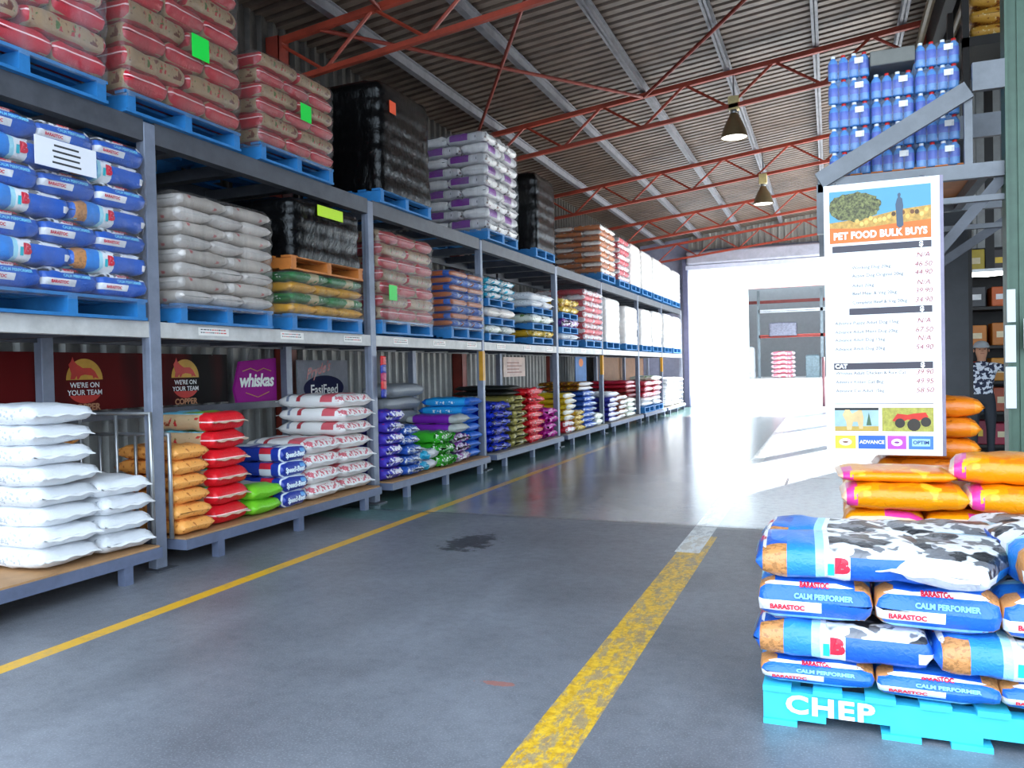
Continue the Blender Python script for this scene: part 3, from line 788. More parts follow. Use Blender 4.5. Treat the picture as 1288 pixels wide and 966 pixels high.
def small_tier(kind, desc, where, y0, y1, zs, hts, kinds):
    """half-filled pallets standing on one another"""
    z = zs
    for i, (h, kd) in enumerate(zip(hts, kinds)):
        pallet(-4.90, (y0+y1)/2, z, f'{ORD[i]} small blue pallet in the {where}', sy=(y1-y0)/1.16, sx=.95, sz=.72, group='small blue pallets in tiers')
        z += .105
        n = max(1, round(h/.11)); T = h/n
        for q in range(n):
            for k in range(2):
                bag(kd[0], -4.34-.31, y0+(y1-y0)*(k+.5)/2, z+q*T, _rb.uniform(-.04, .04), .62, (y1-y0)/2, T*1.03,
                    f'{kd[1]} on {ORD[i]} pallet, {word(q, n) if n > 1 else "only"} layer, {("near","far")[k]}, {where}', f'sacks in the {where}')
        z += h
small_tier('x', 'x', 'first tiered load', 10.02, 11.0, ZM+.02, (.12, .15, .30), [('white_green_bag', 'white and green sack'), ('pale_sack', 'pale sack'), ('teal_foil_sack', 'teal foil sack')])
small_tier('x', 'x', 'second tiered load', 11.75, 12.75, ZM+.02, (.12, .15, .24), [('golden_bag', 'golden sack'), ('white_green_bag', 'white sack'), ('white_sack', 'plain white sack')])
small_tier('x', 'x', 'third tiered load', 13.25, 14.2, ZM+.02, (.12, .15, .26), [('white_sack', 'white sack'), ('purple_white_bag', 'purple sack'), ('golden_bag', 'golden sack')])
ml = [(14.62, 15.94, 2.88), (16.2, 17.35, 2.84), (17.9, 19.1, 2.78), (19.6, 20.7, 2.82), (20.9, 22.1, 2.84), (22.5, 23.6, 2.86), (23.85, 25.1, 2.86)]
load('red_white_bag', 'red and white sack', 'middle-shelf load after tiered sacks', 14.62, 15.9, ZM+.02, 2.88, 9, film=F_faint)
for i, (a, b_, zt) in enumerate(ml):
    if i == 0: continue
    black_load('wrapped_load', a, b_, ZM+.02, zt, 8, 'white film wrapped load on the middle shelf, ' + ORD[i].replace('bottom', 'first') + ' beyond the tiered sacks',
               pl='blue pallet under white middle-shelf load, ' + ORD[i].replace('bottom', 'first') + ' beyond the tiered sacks', mat=F_rosy if i == 0 else F_dense)

# ------------------------------------------------------------------ low platforms
PZ = .205
for i in range(8):
    y0 = PY[i]+.11; y1 = PY[i+1]-.11
    t = empty('low_platform', (-4.85, (y0+y1)/2, 0))
    hy = (y1-y0)/2
    tag(t, 'low blue-grey steel platform under the bottom rack bay, ' + ['nearest the camera', 'with the orange and red bags', 'with the grey sacks', 'with the royal blue bags', 'with the yellow bags', 'with navy and white bags', 'with the maroon bags', 'nearest the roller door'][i], 'platform', 'low platforms')
    b = MB(); b.box(.54, .58, -hy, hy, PZ-.085, PZ-.012); b.box(-.58, -.54, -hy, hy, PZ-.085, PZ-.012)
    b.box(-.54, .54, -hy, -hy+.04, PZ-.085, PZ-.012); b.box(-.54, .54, hy-.04, hy, PZ-.085, PZ-.012)
    reg(t, b.build('frame', M_plat, t))
    b = MB(); b.box(-.57, .565, -hy+.01, hy-.01, PZ-.012, PZ); reg(t, b.build('deck', M_platwood if i < 3 else plain('#9a938c', .6), t))
    for sx in (-.52, .545):
        for sy in (-hy+.35, .0, hy-.28):
            b = MB(); b.box(sx-.03, sx+.03, sy-.035, sy+.035, 0, PZ-.085); reg(t, b.build('leg', M_plat, t))
# hoops between bays
for i, y in enumerate((4.17, 4.335)):
    t = empty('tube_hoop', (-4.9, y, PZ)); tag(t, ['galvanised tube hoop on the near side of the first post', 'galvanised tube hoop on the far side of the first post'][i], 'rail', 'tube hoops')
    zt = .90 if i == 0 else .74
    b = MB(); b.tube([(-.5, 0, 0), (-.5, 0, zt), (.52, 0, zt), (.52, 0, 0)], .017, 10); reg(t, b.build('outer_tube', M_galv, t, True))
    for x in (-.15, .2): b = MB(); b.tube([(x, 0, 0), (x, 0, zt)], .012, 8); reg(t, b.build('inner_bar', M_galv, t, True))
# backrail
b = MB(); b.box(-5.44, -5.40, 1.5, 7.05, 1.02, 1.09)
tag(b.build('back_rail', M_rackdark), 'horizontal grey rail behind the orange and red bags', 'rail')

Z = PZ+.002
stack('white_sack', 'white sack', 'tall white stack at left edge', 3.28, 3.70, Z, 1.20, 8, L=.72, jit=.02)
stack('white_sack', 'white sack', 'short white stack beside first post', 3.72, 4.12, Z, .70, 4, L=.62, jit=.015)
stack('orange_bag', 'orange feed bag', 'stack behind the short white stack', 3.55, 4.10, Z, .98, 7, L=.40, xf=-4.98)
stack('orange_bag', 'orange feed bag', 'stack right of the first post', 4.37, 4.70, Z, .85, 6)
stack('feed_bag', 'red-ended feed bag with beige side', 'red stack', 4.73, 5.12, Z, 1.07, 6)
stack('green_bag', 'lime green and white bag', 'short pile beside the red stack', 5.14, 5.50, Z, .45, 2)
stack('beet_pulp_bag', 'dark blue beet pulp bag', 'blue boxy stack', 5.53, 5.88, Z, .73, 4)
stack('striped_sack', 'white sack with red stripes', 'lower white stack beside the blue bags', 5.91, 6.42, Z, .76, 4, L=.75)
stack('striped_sack', 'white sack with red stripes', 'high white stack against second post', 6.45, 6.97, Z, 1.15, 7, L=.8)
stack('violet_white_bag', 'violet and white bag', 'stack right of second post', 7.24, 7.60, Z, .95, 6)
stack('blue_white_bag', 'blue and white bag', 'stack beside violet bags', 7.63, 7.98, Z, .76, 5)
stack('grey_sack', 'plain grey sack', 'grey pile at the back behind cyan bags', 8.35, 9.25, Z, 1.20, 6, L=.44, xf=-4.98, jit=.03)
stack('cyan_white_bag', 'white bag with cyan corner', 'low pile', 8.02, 8.40, Z, .45, 2)
stack('green_foil_bag', 'green foil bag', 'pile under purple bags', 8.43, 8.85, Z, .62, 3)
stack('purple_white_bag', 'purple and white foil bag', 'pile with crinkled ends', 8.88, 9.32, Z, .56, 3)
stack('purple_bag', 'long purple bag', 'pair on the crinkled purple pile', 8.9, 9.32, .57, .80, 2, L=.75)
stack('sky_blue_bag', 'sky blue bag', 'stack left of third post', 9.38, 9.79, Z, 1.0, 7, L=.72, xf=-4.38)
stack('royal_blue_bag', 'royal blue bag', 'stack right of third post', 10.05, 10.72, Z, .90, 6)
stack('olive_bag', 'olive foil bag', 'stack beside royal blue bags', 10.78, 11.35, Z, .96, 7)
stack('black_bag', 'long black bag', 'pair on top of the olive stack', 10.85, 11.4, .965, 1.12, 2, L=.9, xf=-4.42)
stack('red_foil_bag', 'bright red foil bag', 'stack beside olive bags', 11.45, 12.1, Z, 1.06, 7)
stack('dark_red_bag', 'dark red printed bag', 'pile behind the magenta bags', 12.25, 12.85, Z, .94, 6, L=.4, xf=-4.95)
stack('magenta_foil_bag', 'magenta foil bag', 'low stack beside fourth post', 12.25, 12.85, Z, .70, 4)
stack('red_white_bag', 'red and white foil bag', 'low pile right of fourth post', 13.3, 13.85, Z, .42, 2)
stack('yellow_white_bag', 'yellow bag with white ends', 'pile on red and white bags', 13.3, 13.85, .425, .92, 5)
stack('golden_bag', 'golden foil bag', 'low stack between yellow and blue', 13.92, 14.4, Z, .58, 4)
stack('blue_white_bag', 'blue bag with white ends', 'tall stack beyond the golden bags', 14.46, 15.25, Z, .92, 7)
stack('floral_bag', 'brown bag with yellow print', 'pair on the tall blue stack', 14.3, 15.15, .925, 1.10, 2, L=.9)
stack('black_bag', 'dark grey bag', 'stack behind the small white bags', 15.35, 15.85, Z, .9, 6, L=.5, xf=-4.85)
stack('white_green_bag', 'small white and green bag', 'low pair before fifth post', 15.35, 15.85, Z, .44, 2, L=.45)
stack('navy_white_bag', 'navy bag with white ends', 'stack beyond fifth post', 16.25, 17.0, Z, .72, 5)
stack('white_sack', 'long white sack', 'single one across the navy stack', 16.3, 17.1, .725, .84, 1)
stack('brown_white_bag', 'brown bag with white ends', 'stack beside navy bags', 17.1, 17.85, Z, .74, 5)
stack('white_green_bag', 'white and green bag', 'stack before sixth post', 17.95, 18.7, Z, .64, 4)
stack('dark_red_bag', 'dark printed bag', 'pair under the maroon bags', 17.9, 18.75, .645, .86, 2, L=.9)
stack('maroon_bag', 'maroon bag', 'pair before sixth post', 17.9, 18.8, .865, 1.05, 2, L=.95)
for q, y in enumerate((20.2, 21.4)):
    pallet(-4.9, y, PZ, f'blue pallet under maroon bags, {("nearer","farther")[q]} of the two beyond sixth post')
stack('white_sack', 'white sack', 'pile on the nearer of two low pallets', 19.7, 20.7, PZ+.15, .58, 2, jit=.02)
stack('white_sack', 'white sack', 'pile on the farther of two low pallets', 20.85, 21.9, PZ+.15, .58, 2, jit=.02)
stack('maroon_bag', 'maroon bag with pink end', 'pile beyond sixth post', 19.7, 20.7, .585, 1.0, 3, L=.9)
stack('maroon_bag', 'maroon bag with pink end', 'pile before seventh post', 20.85, 21.9, .585, 1.0, 3, L=.9)
stack('white_green_bag', 'pale green bag', 'single one on the farther maroon pile', 20.7, 21.9, 1.005, 1.12, 1)
stack('white_sack', 'white sack', 'stack beyond the seventh post', 22.55, 23.75, Z, 1.0, 6, L=.7)
stack('white_sack', 'white sack', 'last stack before the roller door', 23.95, 25.2, Z, 1.02, 6, L=.7)

# ------------------------------------------------------------------ signs behind the low platforms
def sil(mat, pts, origin, ux, uy, parent, name):
    o = Vector(origin); ux = Vector(ux); uy = Vector(uy)
    return reg(parent, mesh_obj(name, [tuple(o+ux*a+uy*b) for a, b in pts], [tuple(range(len(pts)))], mat, parent))
UY = (0, 1, 0); UZ = (0, 0, 1)
SX = -5.60
b = MB(); b.box(SX-.02, SX, 1.6, 6.32, 1.10, 1.57)
def banner_mat():
    s = NT('banner_print'); v = s.coord(); n = s.noise(s.vmath('MULTIPLY', v, (1, 1, .25)), 1.6, 2, .5)
    s.ln(s.mix(s.ramp(n, .42, .62), lin('#120d0d'), lin('#5e0c0c')), s.b.inputs['Base Color']); s.b.inputs['Roughness'].default_value = .7; s.b.inputs['Specular IOR Level'].default_value = .2; return s.m
bn = b.build('banner', banner_mat()); tag(bn, 'long dark red and black banner with two round dog emblems behind the bags', 'banner')
Myel = plain('#d8a02c', .5); Mbr = plain('#d22a1c', .45)
Mtan = plain('#c88a60', .5)
dog = [(-.14, .0), (-.13, .05), (-.155, .13), (-.13, .16), (-.115, .20), (-.10, .16), (-.07, .13), (-.02, .10), (.06, .10), (.10, .07), (.14, .0), (.10, .015), (.085, -.0), (.075, .03), (.0, .04), (-.04, .03), (-.06, .0), (-.075, .0), (-.08, .03), (-.10, .0)]
for k, cy in enumerate((0, 1)):
    cy = (4.68, 5.76)[k]; cz = 1.33; r = .17
    arc = [(r*math.cos(a), r*math.sin(a)) for a in [math.pi*i/20 for i in range(21)]]
    sil(Myel, arc, (SX+.002, cy, cz+.02), UY, UZ, bn, 'emblem_top')
    sil(Mbr, [(a*.95, z_*.9+.005) for a, z_ in dog], (SX+.004, cy, cz+.02), UY, UZ, bn, 'dog_silhouette')
    reg(bn, flat_text('lettering', "WE'RE ON", .058, (SX+.004, cy, cz-.025), UY, UZ, M_white, bn, bold=.001))
    reg(bn, flat_text('lettering', "YOUR TEAM", .058, (SX+.004, cy, cz-.085), UY, UZ, M_white, bn, bold=.001))
    a0 = [(r*math.cos(a), r*math.sin(a)*.8) for a in [math.pi+.55+(math.pi-1.1)*i/14 for i in range(15)]]
    sil(Mbr, a0, (SX+.002, cy, cz-.035), UY, UZ, bn, 'emblem_bottom')
    reg(bn, flat_text('lettering', "COPPER", .075, (SX+.004, cy, cz-.205), UY, UZ, Mtan, bn, bold=.003))
def cords(o, y0, y1, z0, x=-5.61):
    for y in (y0, y1):
        b = MB(); b.tube([(x+.02, y, z0), (x+.08, y, 1.66)], .004, 5); reg(o, b.build('hanging_cord', M_galv, o))
cords(bn, 2.2, 6.1, 1.56)
# magenta sign
cy, cz = 6.70, 1.30
hexp = [(-.34, -.08), (-.25, .20), (.31, .24), (.31, -.24), (-.30, -.22)]
V = [(SX+.02, cy+a, cz+b_) for a, b_ in hexp]+[(SX+.05, cy+a, cz+b_) for a, b_ in hexp]; n = len(hexp)
sg = mesh_obj('cat_food_sign', V, [tuple(range(n, 2*n))]+[tuple(range(n))[::-1]]+[(i, (i+1) % n, n+(i+1) % n, n+i) for i in range(n)], plain('#9c0e86', .9, 0, .04))
tag(sg, 'magenta hexagonal sign with slanted white lettering behind the blue bags', 'sign')
reg(sg, flat_text('lettering', 'whiskas', .185, (SX+.054, cy-.01, cz), UY, UZ, M_white, sg, bold=.006, shear=.2, spacing=.92))
w = MB()
for s_ in (-1, 1): w.tube([(SX+.054, cy+s_*.0, cz+.10), (SX+.054, cy+s_*.10, cz+.13), (SX+.054, cy+s_*.22, cz+.10)], .004, 5)
w.tube([(SX+.054, cy-.18, cz-.12), (SX+.054, cy, cz-.17), (SX+.054, cy+.18, cz-.12)], .004, 5)
reg(sg, w.build('whisker_lines', plain('#d9a83c', .5), sg))
cords(sg, 6.6, 6.9, 1.50)
# easifeed board
b = MB(); b.box(SX, SX+.02, 7.42, 8.42, 1.02, 1.52)
sg = b.build('horse_feed_sign', plain('#8c8c94', .9)); tag(sg, 'grey board with red script above a navy oval logo', 'sign')
el = [(.40*math.cos(a), .15*math.sin(a)) for a in [2*math.pi*i/32 for i in range(32)]]
sil(plain('#0e1240', .95), el, (SX+.023, 7.92, 1.19), UY, UZ, sg, 'oval_logo')
reg(sg, flat_text('lettering', 'EasiFeed', .16, (SX+.027, 7.92, 1.17), UY, UZ, M_white, sg, bold=.003))
reg(sg, flat_text('lettering', "Pryde's", .17, (SX+.027, 7.80, 1.40), (0, .96, .22), UZ, plain('#a82030', .4), sg, bold=.003, shear=.35))
cords(sg, 7.6, 8.2, 1.51)
# pale notice further along
b = MB(); b.box(-6.055, -6.035, 14.6, 15.8, 1.22, 1.62)
sg = b.build('notice_board', plain('#e8cfc4', .5)); tag(sg, 'pale pink notice board on the corrugated wall behind red bags', 'notice')
l = MB()
for k in range(4): l.box(-6.035, -6.032, 14.8, 15.6-.15*(k % 2), 1.30+.065*k, 1.32+.065*k)
reg(sg, l.build('lettering', plain('#b07a70', .5), sg))
b = MB(); b.box(-5.62, -5.6, 19.6, 25.3, 0.0, 1.66); tag(b.build('plywood_panel', plain('#8a6448', .6)), 'brown plywood panel behind the farthest bags by the roller door', 'panel')
b = MB(); b.box(-5.62, -5.6, 18.0, 18.9, .9, 1.66); o = b.build('hanging_banner', plain('#4c78b0', .5)); tag(o, 'blue hanging banner with an orange spot behind maroon bags', 'banner')
sil(plain('#e08038', .5), [(.18*math.cos(a), .10*math.sin(a)) for a in [2*math.pi*i/16 for i in range(16)]], (-5.598, 18.45, 1.5), UY, UZ, o, 'orange_spot')
cords(o, 18.1, 18.8, 1.65)
# snack bags hanging on the second post
t = empty('hanging_strip', (-4.36, 7.22, 1.30)); tag(t, 'strip of red and blue snack bags hanging on the second post', 'snack bags')
for k in range(5):
    V, F = bag_geo(.10, .09, .03, seed=k, nx=10, nv=12)
    V = [(z_, y, x-.0-k*.085+.18) for x, y, z_ in V]
    reg(t, mesh_obj('snack_bag', V, F, [M_red, plain('#2a3a9c', .4), plain('#b8285c', .4)][k % 3], t, True))

# ------------------------------------------------------------------ foreground blue pallet and bags
BX0, BX1, BY0, BY1 = -.27, .92, 3.10, 4.27
M_cyanwood = plain('#3cc4e4', .55, 0, .08, 9.0, 'cyan_pallet_wood')
t = pallet((BX0+BX1)/2, (BY0+BY1)/2, 0, 'light blue wooden pallet with white stencil in the right foreground', 0, mat=M_cyanwood, group=None)
# its bearer side faces the camera
v, f = text_geo('CHEP', .115, bold=.004, align='LEFT', spacing=1.12)
reg(t, mesh_obj('stencil_lettering', [(a*1.0-.50, -.583, b_*.8+.083) for a, b_ in v], f, M_white, t))
reg(t, mesh_obj('stencil_lettering', [(a*1.0+.27, -.583, b_*.8+.083) for a, b_ in v], f, M_white, t))
GB = 'blue horse feed bags on the foreground pallet'
xs3 = [BX0+.2, BX0+.60, BX0+1.0]
lay = [(.148, .097), (.245, .140), (.385, .160)]
for i, (z, T) in enumerate(lay):
    if i in (0, 2):
        for k in range(3):
            bag('horse_feed_bag', xs3[k]+_rb.uniform(-.01, .01), BY0+.30+_rb.uniform(-.01, .01), z, R(90)+_rb.uniform(-.03, .03), .60, .40, T*1.03,
                f'blue horse feed bag, {ORD[i]} foreground layer, {("left","middle","right")[k]} end-on bag facing camera', GB)
        for k in range(2):
            bag('horse_feed_bag', BX0+.3+.6*k, BY0+.80, z, 0, .59, .40, T*1.03, f'blue horse feed bag, {ORD[i]} foreground layer, {("left","right")[k]} bag at the rear', GB)
    else:
        for k in range(2):
            bag('horse_feed_bag', BX0+.29+.60*k, BY0+.19+_rb.uniform(-.01, .01), z, _rb.uniform(-.03, .03), .61, .40, T*1.03,
                f'blue horse feed bag, {ORD[i] if i<3 else "fourth"} foreground layer, {("left","right")[k]} side-on bag facing camera', GB)
        for k in range(3):
            bag('horse_feed_bag', xs3[k], BY0+.72, z, R(90), .60, .39, T*1.03, f'blue horse feed bag, {ORD[i]} foreground layer, {("left","middle","right")[k]} one at the rear', GB)
mat_top = kindmat('horse_photo_print', '#f0f0f2', [(B(.25, 1, z0=-1, z1=.50), '#2f8ee0'), (B(.90, 2), '#2f80d8'), (B(.84, .90), '#a8e0f2')],
    [(B(.08, .84, z0=.5), '#2c2c30', 7.5, .50), (B(.08, .84, z0=.5), '#77777c', 11, .55)], rough=.3, bump=.6)
proto('printed_feed_bag', .62, .42, .13, mat_top, 3, p=4.5, flap=plain('#f0f0f0', .6), texts=())
bag('horse_feed_bag', BX0+.30, BY0+.20, .545, R(2), .62, .40, .135, 'blue horse feed bag with grain patch, top left of the foreground pile', GB)
bag('horse_feed_bag', BX0+.30, BY0+.58, .545, R(-3), .62, .36, .120, 'blue horse feed bag, second one back at top left of foreground pile', GB)
bag('horse_feed_bag', .78, BY0+.30, .545, R(94), .60, .42, .175, 'thick blue horse feed bag, top right of the foreground pile', GB)
TL = [(.40, BY0+.24, .550, R(68), 'slanting one in the front middle'), (.42, 3.72, .545, R(12), 'middle one'), (.86, 3.98, .545, R(4), 'right one at the back')]
for x, y, z, rz, w in TL:
    bag('printed_feed_bag', x, y, z, rz, .58, .38, .125, f'white feed bag with horse print on the foreground pile, {w}', 'horse print bags on the foreground pile')

# ------------------------------------------------------------------ yellow bags behind it
YX0, YY0 = .05, 4.52
pallet(YX0+.58, YY0+.58, 0, 'blue pallet under the yellow bags behind the foreground pile', 0, group=None)
for i in range(4):
    z = .15+i*.14; T = .145
    if i % 2 == 0:
        for k in range(3): bag('yellow_bag', YX0+.2+.39*k, YY0+.31, z, R(90)+_rb.uniform(-.05, .05), .60, .39, T, f'yellow bag, {ORD[i]} layer of yellow load, {("left","middle","right")[k]} one in front', 'yellow bags in the yellow load')
        for k in range(2): bag('yellow_bag', YX0+.3+.59*k, YY0+.82, z, _rb.uniform(-.05, .05), .58, .40, T, f'yellow bag, {ORD[i]} layer of yellow load, {("left","right")[k]} one at the back', 'yellow bags in the yellow load')
    else:
        for k in range(2): bag('yellow_bag', YX0+.29+.59*k, YY0+.20, z, _rb.uniform(-.06, .06), .60, .40, T, f'yellow bag, {ORD[i]} layer of yellow load, {("left","right")[k]} one in front', 'yellow bags in the yellow load')
        for k in range(3): bag('yellow_bag', YX0+.2+.39*k, YY0+.72, z, R(90), .60, .39, T, f'yellow bag, {ORD[i]} layer of yellow load, {("left","middle","right")[k]} one at the back', 'yellow bags in the yellow load')
bag('yellow_bag', .88, 4.78, .712, R(-8), .60, .42, .15, 'large yellow bag lying loose on the right of the yellow load', None)
bag('yellow_bag', .30, 4.78, .712, R(3), .56, .40, .07, 'flattened yellow bag with pink end on the left of the yellow load', None)
stack('amber_bag', 'amber orange bag', 'pile behind price board', 5.95, 6.4, .002, 1.10, 8, L=.62, xf=.90)

# ------------------------------------------------------------------ price board
PBX0, PBX1, PBZ0, PBZ1, PBY = -.03, .665, .735, 2.545, 5.80
t = empty('price_board', ((PBX0+PBX1)/2, PBY, PBZ0)); tag(t, 'tall white hanging price board with landscape picture and coloured logos at its foot', 'sign')
hw = (PBX1-PBX0)/2; HT = PBZ1-PBZ0
b = MB(); b.box(-hw, hw, 0, .018, 0, HT); reg(t, b.build('panel', plain('#fbfbfb', .35, 0, .01), t))
b = MB(); b.box(hw, hw+.02, -.004, .03, -.0, HT); reg(t, b.build('edge_strip', plain('#8a8296', .4, .2), t))
def rect(parent, name, x0, x1, z0, z1, mat, y=-.002):
    b = MB(); b.box(x0, x1, y, y+.0015, z0, z1); return reg(parent, b.build(name, mat, parent))
# board layout, measured from its top left corner
def bz(px): return HT-(px)/335.0*HT
# picture
p0, p1 = -hw+.035, hw-.05
zt, zb_ = HT-.045, HT-.392
pic = rect(t, 'landscape_picture', p0, p1, zb_, zt, plain('#5f9fbe', .6, 0, .02))
pw = p1-p0; phh = zt-zb_
def pp(u, w_): return (p0+u*pw, zb_+w_*phh)
def poly(parent, name, pts, mat, y): 
    return reg(parent, mesh_obj(name, [(pp(a, b_)[0], y, pp(a, b_)[1]) for a, b_ in pts], [tuple(range(len(pts)))], mat, parent))
poly(pic, 'orange_ground', [(0, 0), (1, 0), (1, .42), (0, .36)], plain('#e27628', .5, 0, .1), -.0026)
poly(pic, 'dry_grass', [(0, .30), (.3, .26), (.6, .30), (1, .34), (1, .60), (.7, .56), (.4, .46), (0, .40)], plain('#d9a850', .5, 0, .25, 30), -.0030)
rr = random.Random(5)
tree = [(.25+.27*math.cos(a)*rr.uniform(.92, 1.05), .68+.30*math.sin(a)*rr.uniform(.85, 1.0)) for a in [2*math.pi*i/40 for i in range(40)]]
tree = [(max(0, min(1, a)), min(.99, b_)) for a, b_ in tree]
def leafy():
    s = NT('printed_tree'); v = s.coord(); n = s.noise(v, 60, 4, .7)
    s.ln(s.mix(s.ramp(n, .4, .65), lin('#3c3a22'), lin('#8a8c50')), s.b.inputs['Base Color']); return s.m
poly(pic, 'printed_tree', tree, leafy(), -.0034)
for k in range(16):
    u = .28+k*.045; w_ = .33+.09*rr.random()+.008*k
    poly(pic, 'printed_sheep', [(u+.022*math.cos(a), w_+.045*math.sin(a)) for a in [2*math.pi*i/8 for i in range(8)]], plain(rr.choice(['#f0cc70', '#5a3c20', '#e8c064', '#7a4c28']), .5), -.0038)
man = [(.67, .26), (.665, .50), (.66, .66), (.675, .76), (.685, .79), (.68, .84), (.69, .87), (.705, .87), (.712, .84), (.706, .79), (.725, .76), (.735, .62), (.728, .50), (.735, .26), (.71, .22), (.69, .22)]
poly(pic, 'printed_shepherd', man, plain('#4a5c70', .5, 0, .1), -.0042)
Mw = plain('#ffffff', .4, 0, .0)
v, f = text_geo('PET FOOD BULK BUYS', .064, bold=.0028, spacing=1.06)
wd = max(a for a, b_ in v)-min(a for a, b_ in v); k_ = .92*pw/wd
reg(t, mesh_obj('heading_lettering', [((p0+p1)/2+a*k_, -.0055, zb_+.045+b_) for a, b_ in v], f, Mw, t))
Mbar = plain('#3a3440', .4, 0, .03); Mgr = plain('#4c4850', .5, 0, .02); Mpr = plain('#9c3a44', .5, 0, .02)
rows = {0: (bz(83), ['WORKING DOG', 'Feed', 'Supreme Dog 20kg', 'Puppy Dry Dog Original 20kg', 'Dog 20kg', 'Active Beef Meat & Veg 20kg', 'Premium Beef & Veg 20kg']),
        1: (bz(176), ['Coprice Senior/Adult Dog 15kg', 'Coprice Senior/Adult Dog 20kg', 'Coprice Active Dog 20kg', 'Coprice Maintenance Dog 20kg']),
        2: (bz(241), ['Adult Chicken Rice & Cat', 'Adult Kitten & Cat 8kg', 'Cat Total 15kg Original'])}
prices = {0: ['N/A', '46.50', '44.90', 'N/A', '39.90', '34.90'], 1: ['N/A', '67.50', 'N/A', '54.90'], 2: ['39.90', '49.95', '58.50']}
bars = [(bz(80), '$', ''), (bz(158), '$', ''), (bz(225.5), '$', 'CAT')]
x0_, x1_ = -hw+.05, hw-.05
for i, (z, d, s_) in enumerate(bars):
    bb = rect(t, 'heading_bar', x0_ if i != 1 else x0_+.1, x1_, z-.022, z+.022, Mbar)
    reg(bb, flat_text('lettering', d, .045, (x1_-.06, -.004, z), (1, 0, 0), UZ, Mw, bb, bold=.002))
    if s_: reg(bb, flat_text('lettering', s_, .038, (x0_+.045, -.004, z), (1, 0, 0), UZ, Mw, bb, bold=.002))
rowz = [[bz(93), bz(104), bz(114), bz(126), bz(136), bz(147)], [bz(172), bz(183), bz(193), bz(204)], [bz(234), bz(245), bz(256)]]
names = [['', 'Working Dog 20kg', 'Active Dog Original 20kg', 'Adult 20kg', 'Beef Meat & Veg 20kg', 'Complete Beef & Veg 20kg'],
         ['Advance Puppy Adult Dog 15kg', 'Advance Adult Maint Dog 20kg', 'Advance Adult Dog 15kg', 'Advance Adult Dog 20kg'],
         ['Whiskas Adult Chicken & Rice Cat', 'Advance Kitten Cat 8kg', 'Advance Cat Adult 15kg']]
for gi in range(3):
    for ri, z in enumerate(rowz[gi]):
        if names[gi][ri]:
            reg(t, flat_text('product_lettering', names[gi][ri], .030, (x0_+(.12 if gi == 0 else .01), -.003, z), (1, 0, 0), UZ, Mgr, t, align='LEFT'))
        reg(t, flat_text('price_lettering', prices[gi][ri], .046, (x1_-.05, -.003, z), (1, 0, 0), UZ, Mpr, t, align='CENTER', shear=.2))
rect(t, 'rule_line', x0_, x1_, bz(272)-.002, bz(272)+.002, Mgr)
# small pictures
q1 = rect(t, 'dog_picture', x0_, x0_+.27, bz(306), bz(277), plain('#a8c8d0', .5)); zq0, zq1 = bz(306), bz(277)
def shape(parent, name, pts, mat, y, x0, x1, z0, z1): return reg(parent, mesh_obj(name, [(x0+a*(x1-x0), y, z0+b_*(z1-z0)) for a, b_ in pts], [tuple(range(len(pts)))], mat, parent))
qa = (x0_, x0_+.27, zq0, zq1)
shape(q1, 'grass_strip', [(0, 0), (1, 0), (1, .22), (0, .2)], plain('#c8a850', .5), -.003, *qa)
shape(q1, 'dark_strip', [(0, .9), (1, .9), (1, 1), (0, 1)], M_dark, -.003, *qa)
shape(q1, 'printed_dog', [(.28, .05), (.26, .4), (.18, .7), (.24, .92), (.34, .92), (.40, .75), (.55, .9), (.62, .9), (.66, .6), (.64, .1), (.56, .1), (.52, .4), (.42, .4), (.38, .06)], plain('#e8c890', .5, 0, .15), -.0034, *qa)
shape(q1, 'printed_tree', [(.72, .25), (.78, .8), (.84, .25)], plain('#4c6c50', .5), -.0034, *qa)
q2 = rect(t, 'quad_bike_picture', x0_+.29, x1_, bz(306), bz(277), plain('#b8b450', .5, 0, .2, 40)); qb = (x0_+.29, x1_, zq0, zq1)
shape(q2, 'printed_body', [(.2, .45), (.3, .75), (.5, .7), (.6, .75), (.85, .8), (.9, .6), (.7, .45), (.5, .5), (.35, .35)], plain('#d03020', .5), -.0034, *qb)
for cxx, cyy, r_ in ((.35, .35, .10), (.62, .28, .13), (.85, .4, .10)):
    shape(q2, 'printed_tyre', [(cxx+r_*math.cos(a), cyy+r_*2*math.sin(a)) for a in [2*math.pi*i/14 for i in range(14)]], plain('#3a342c', .6), -.0038, *qb)
lz0, lz1 = bz(337-4+3), bz(323)
lz0 = bz(338.0)+.0 if False else bz(335)+.03; lz1 = bz(322)
lz0, lz1 = .040, .128
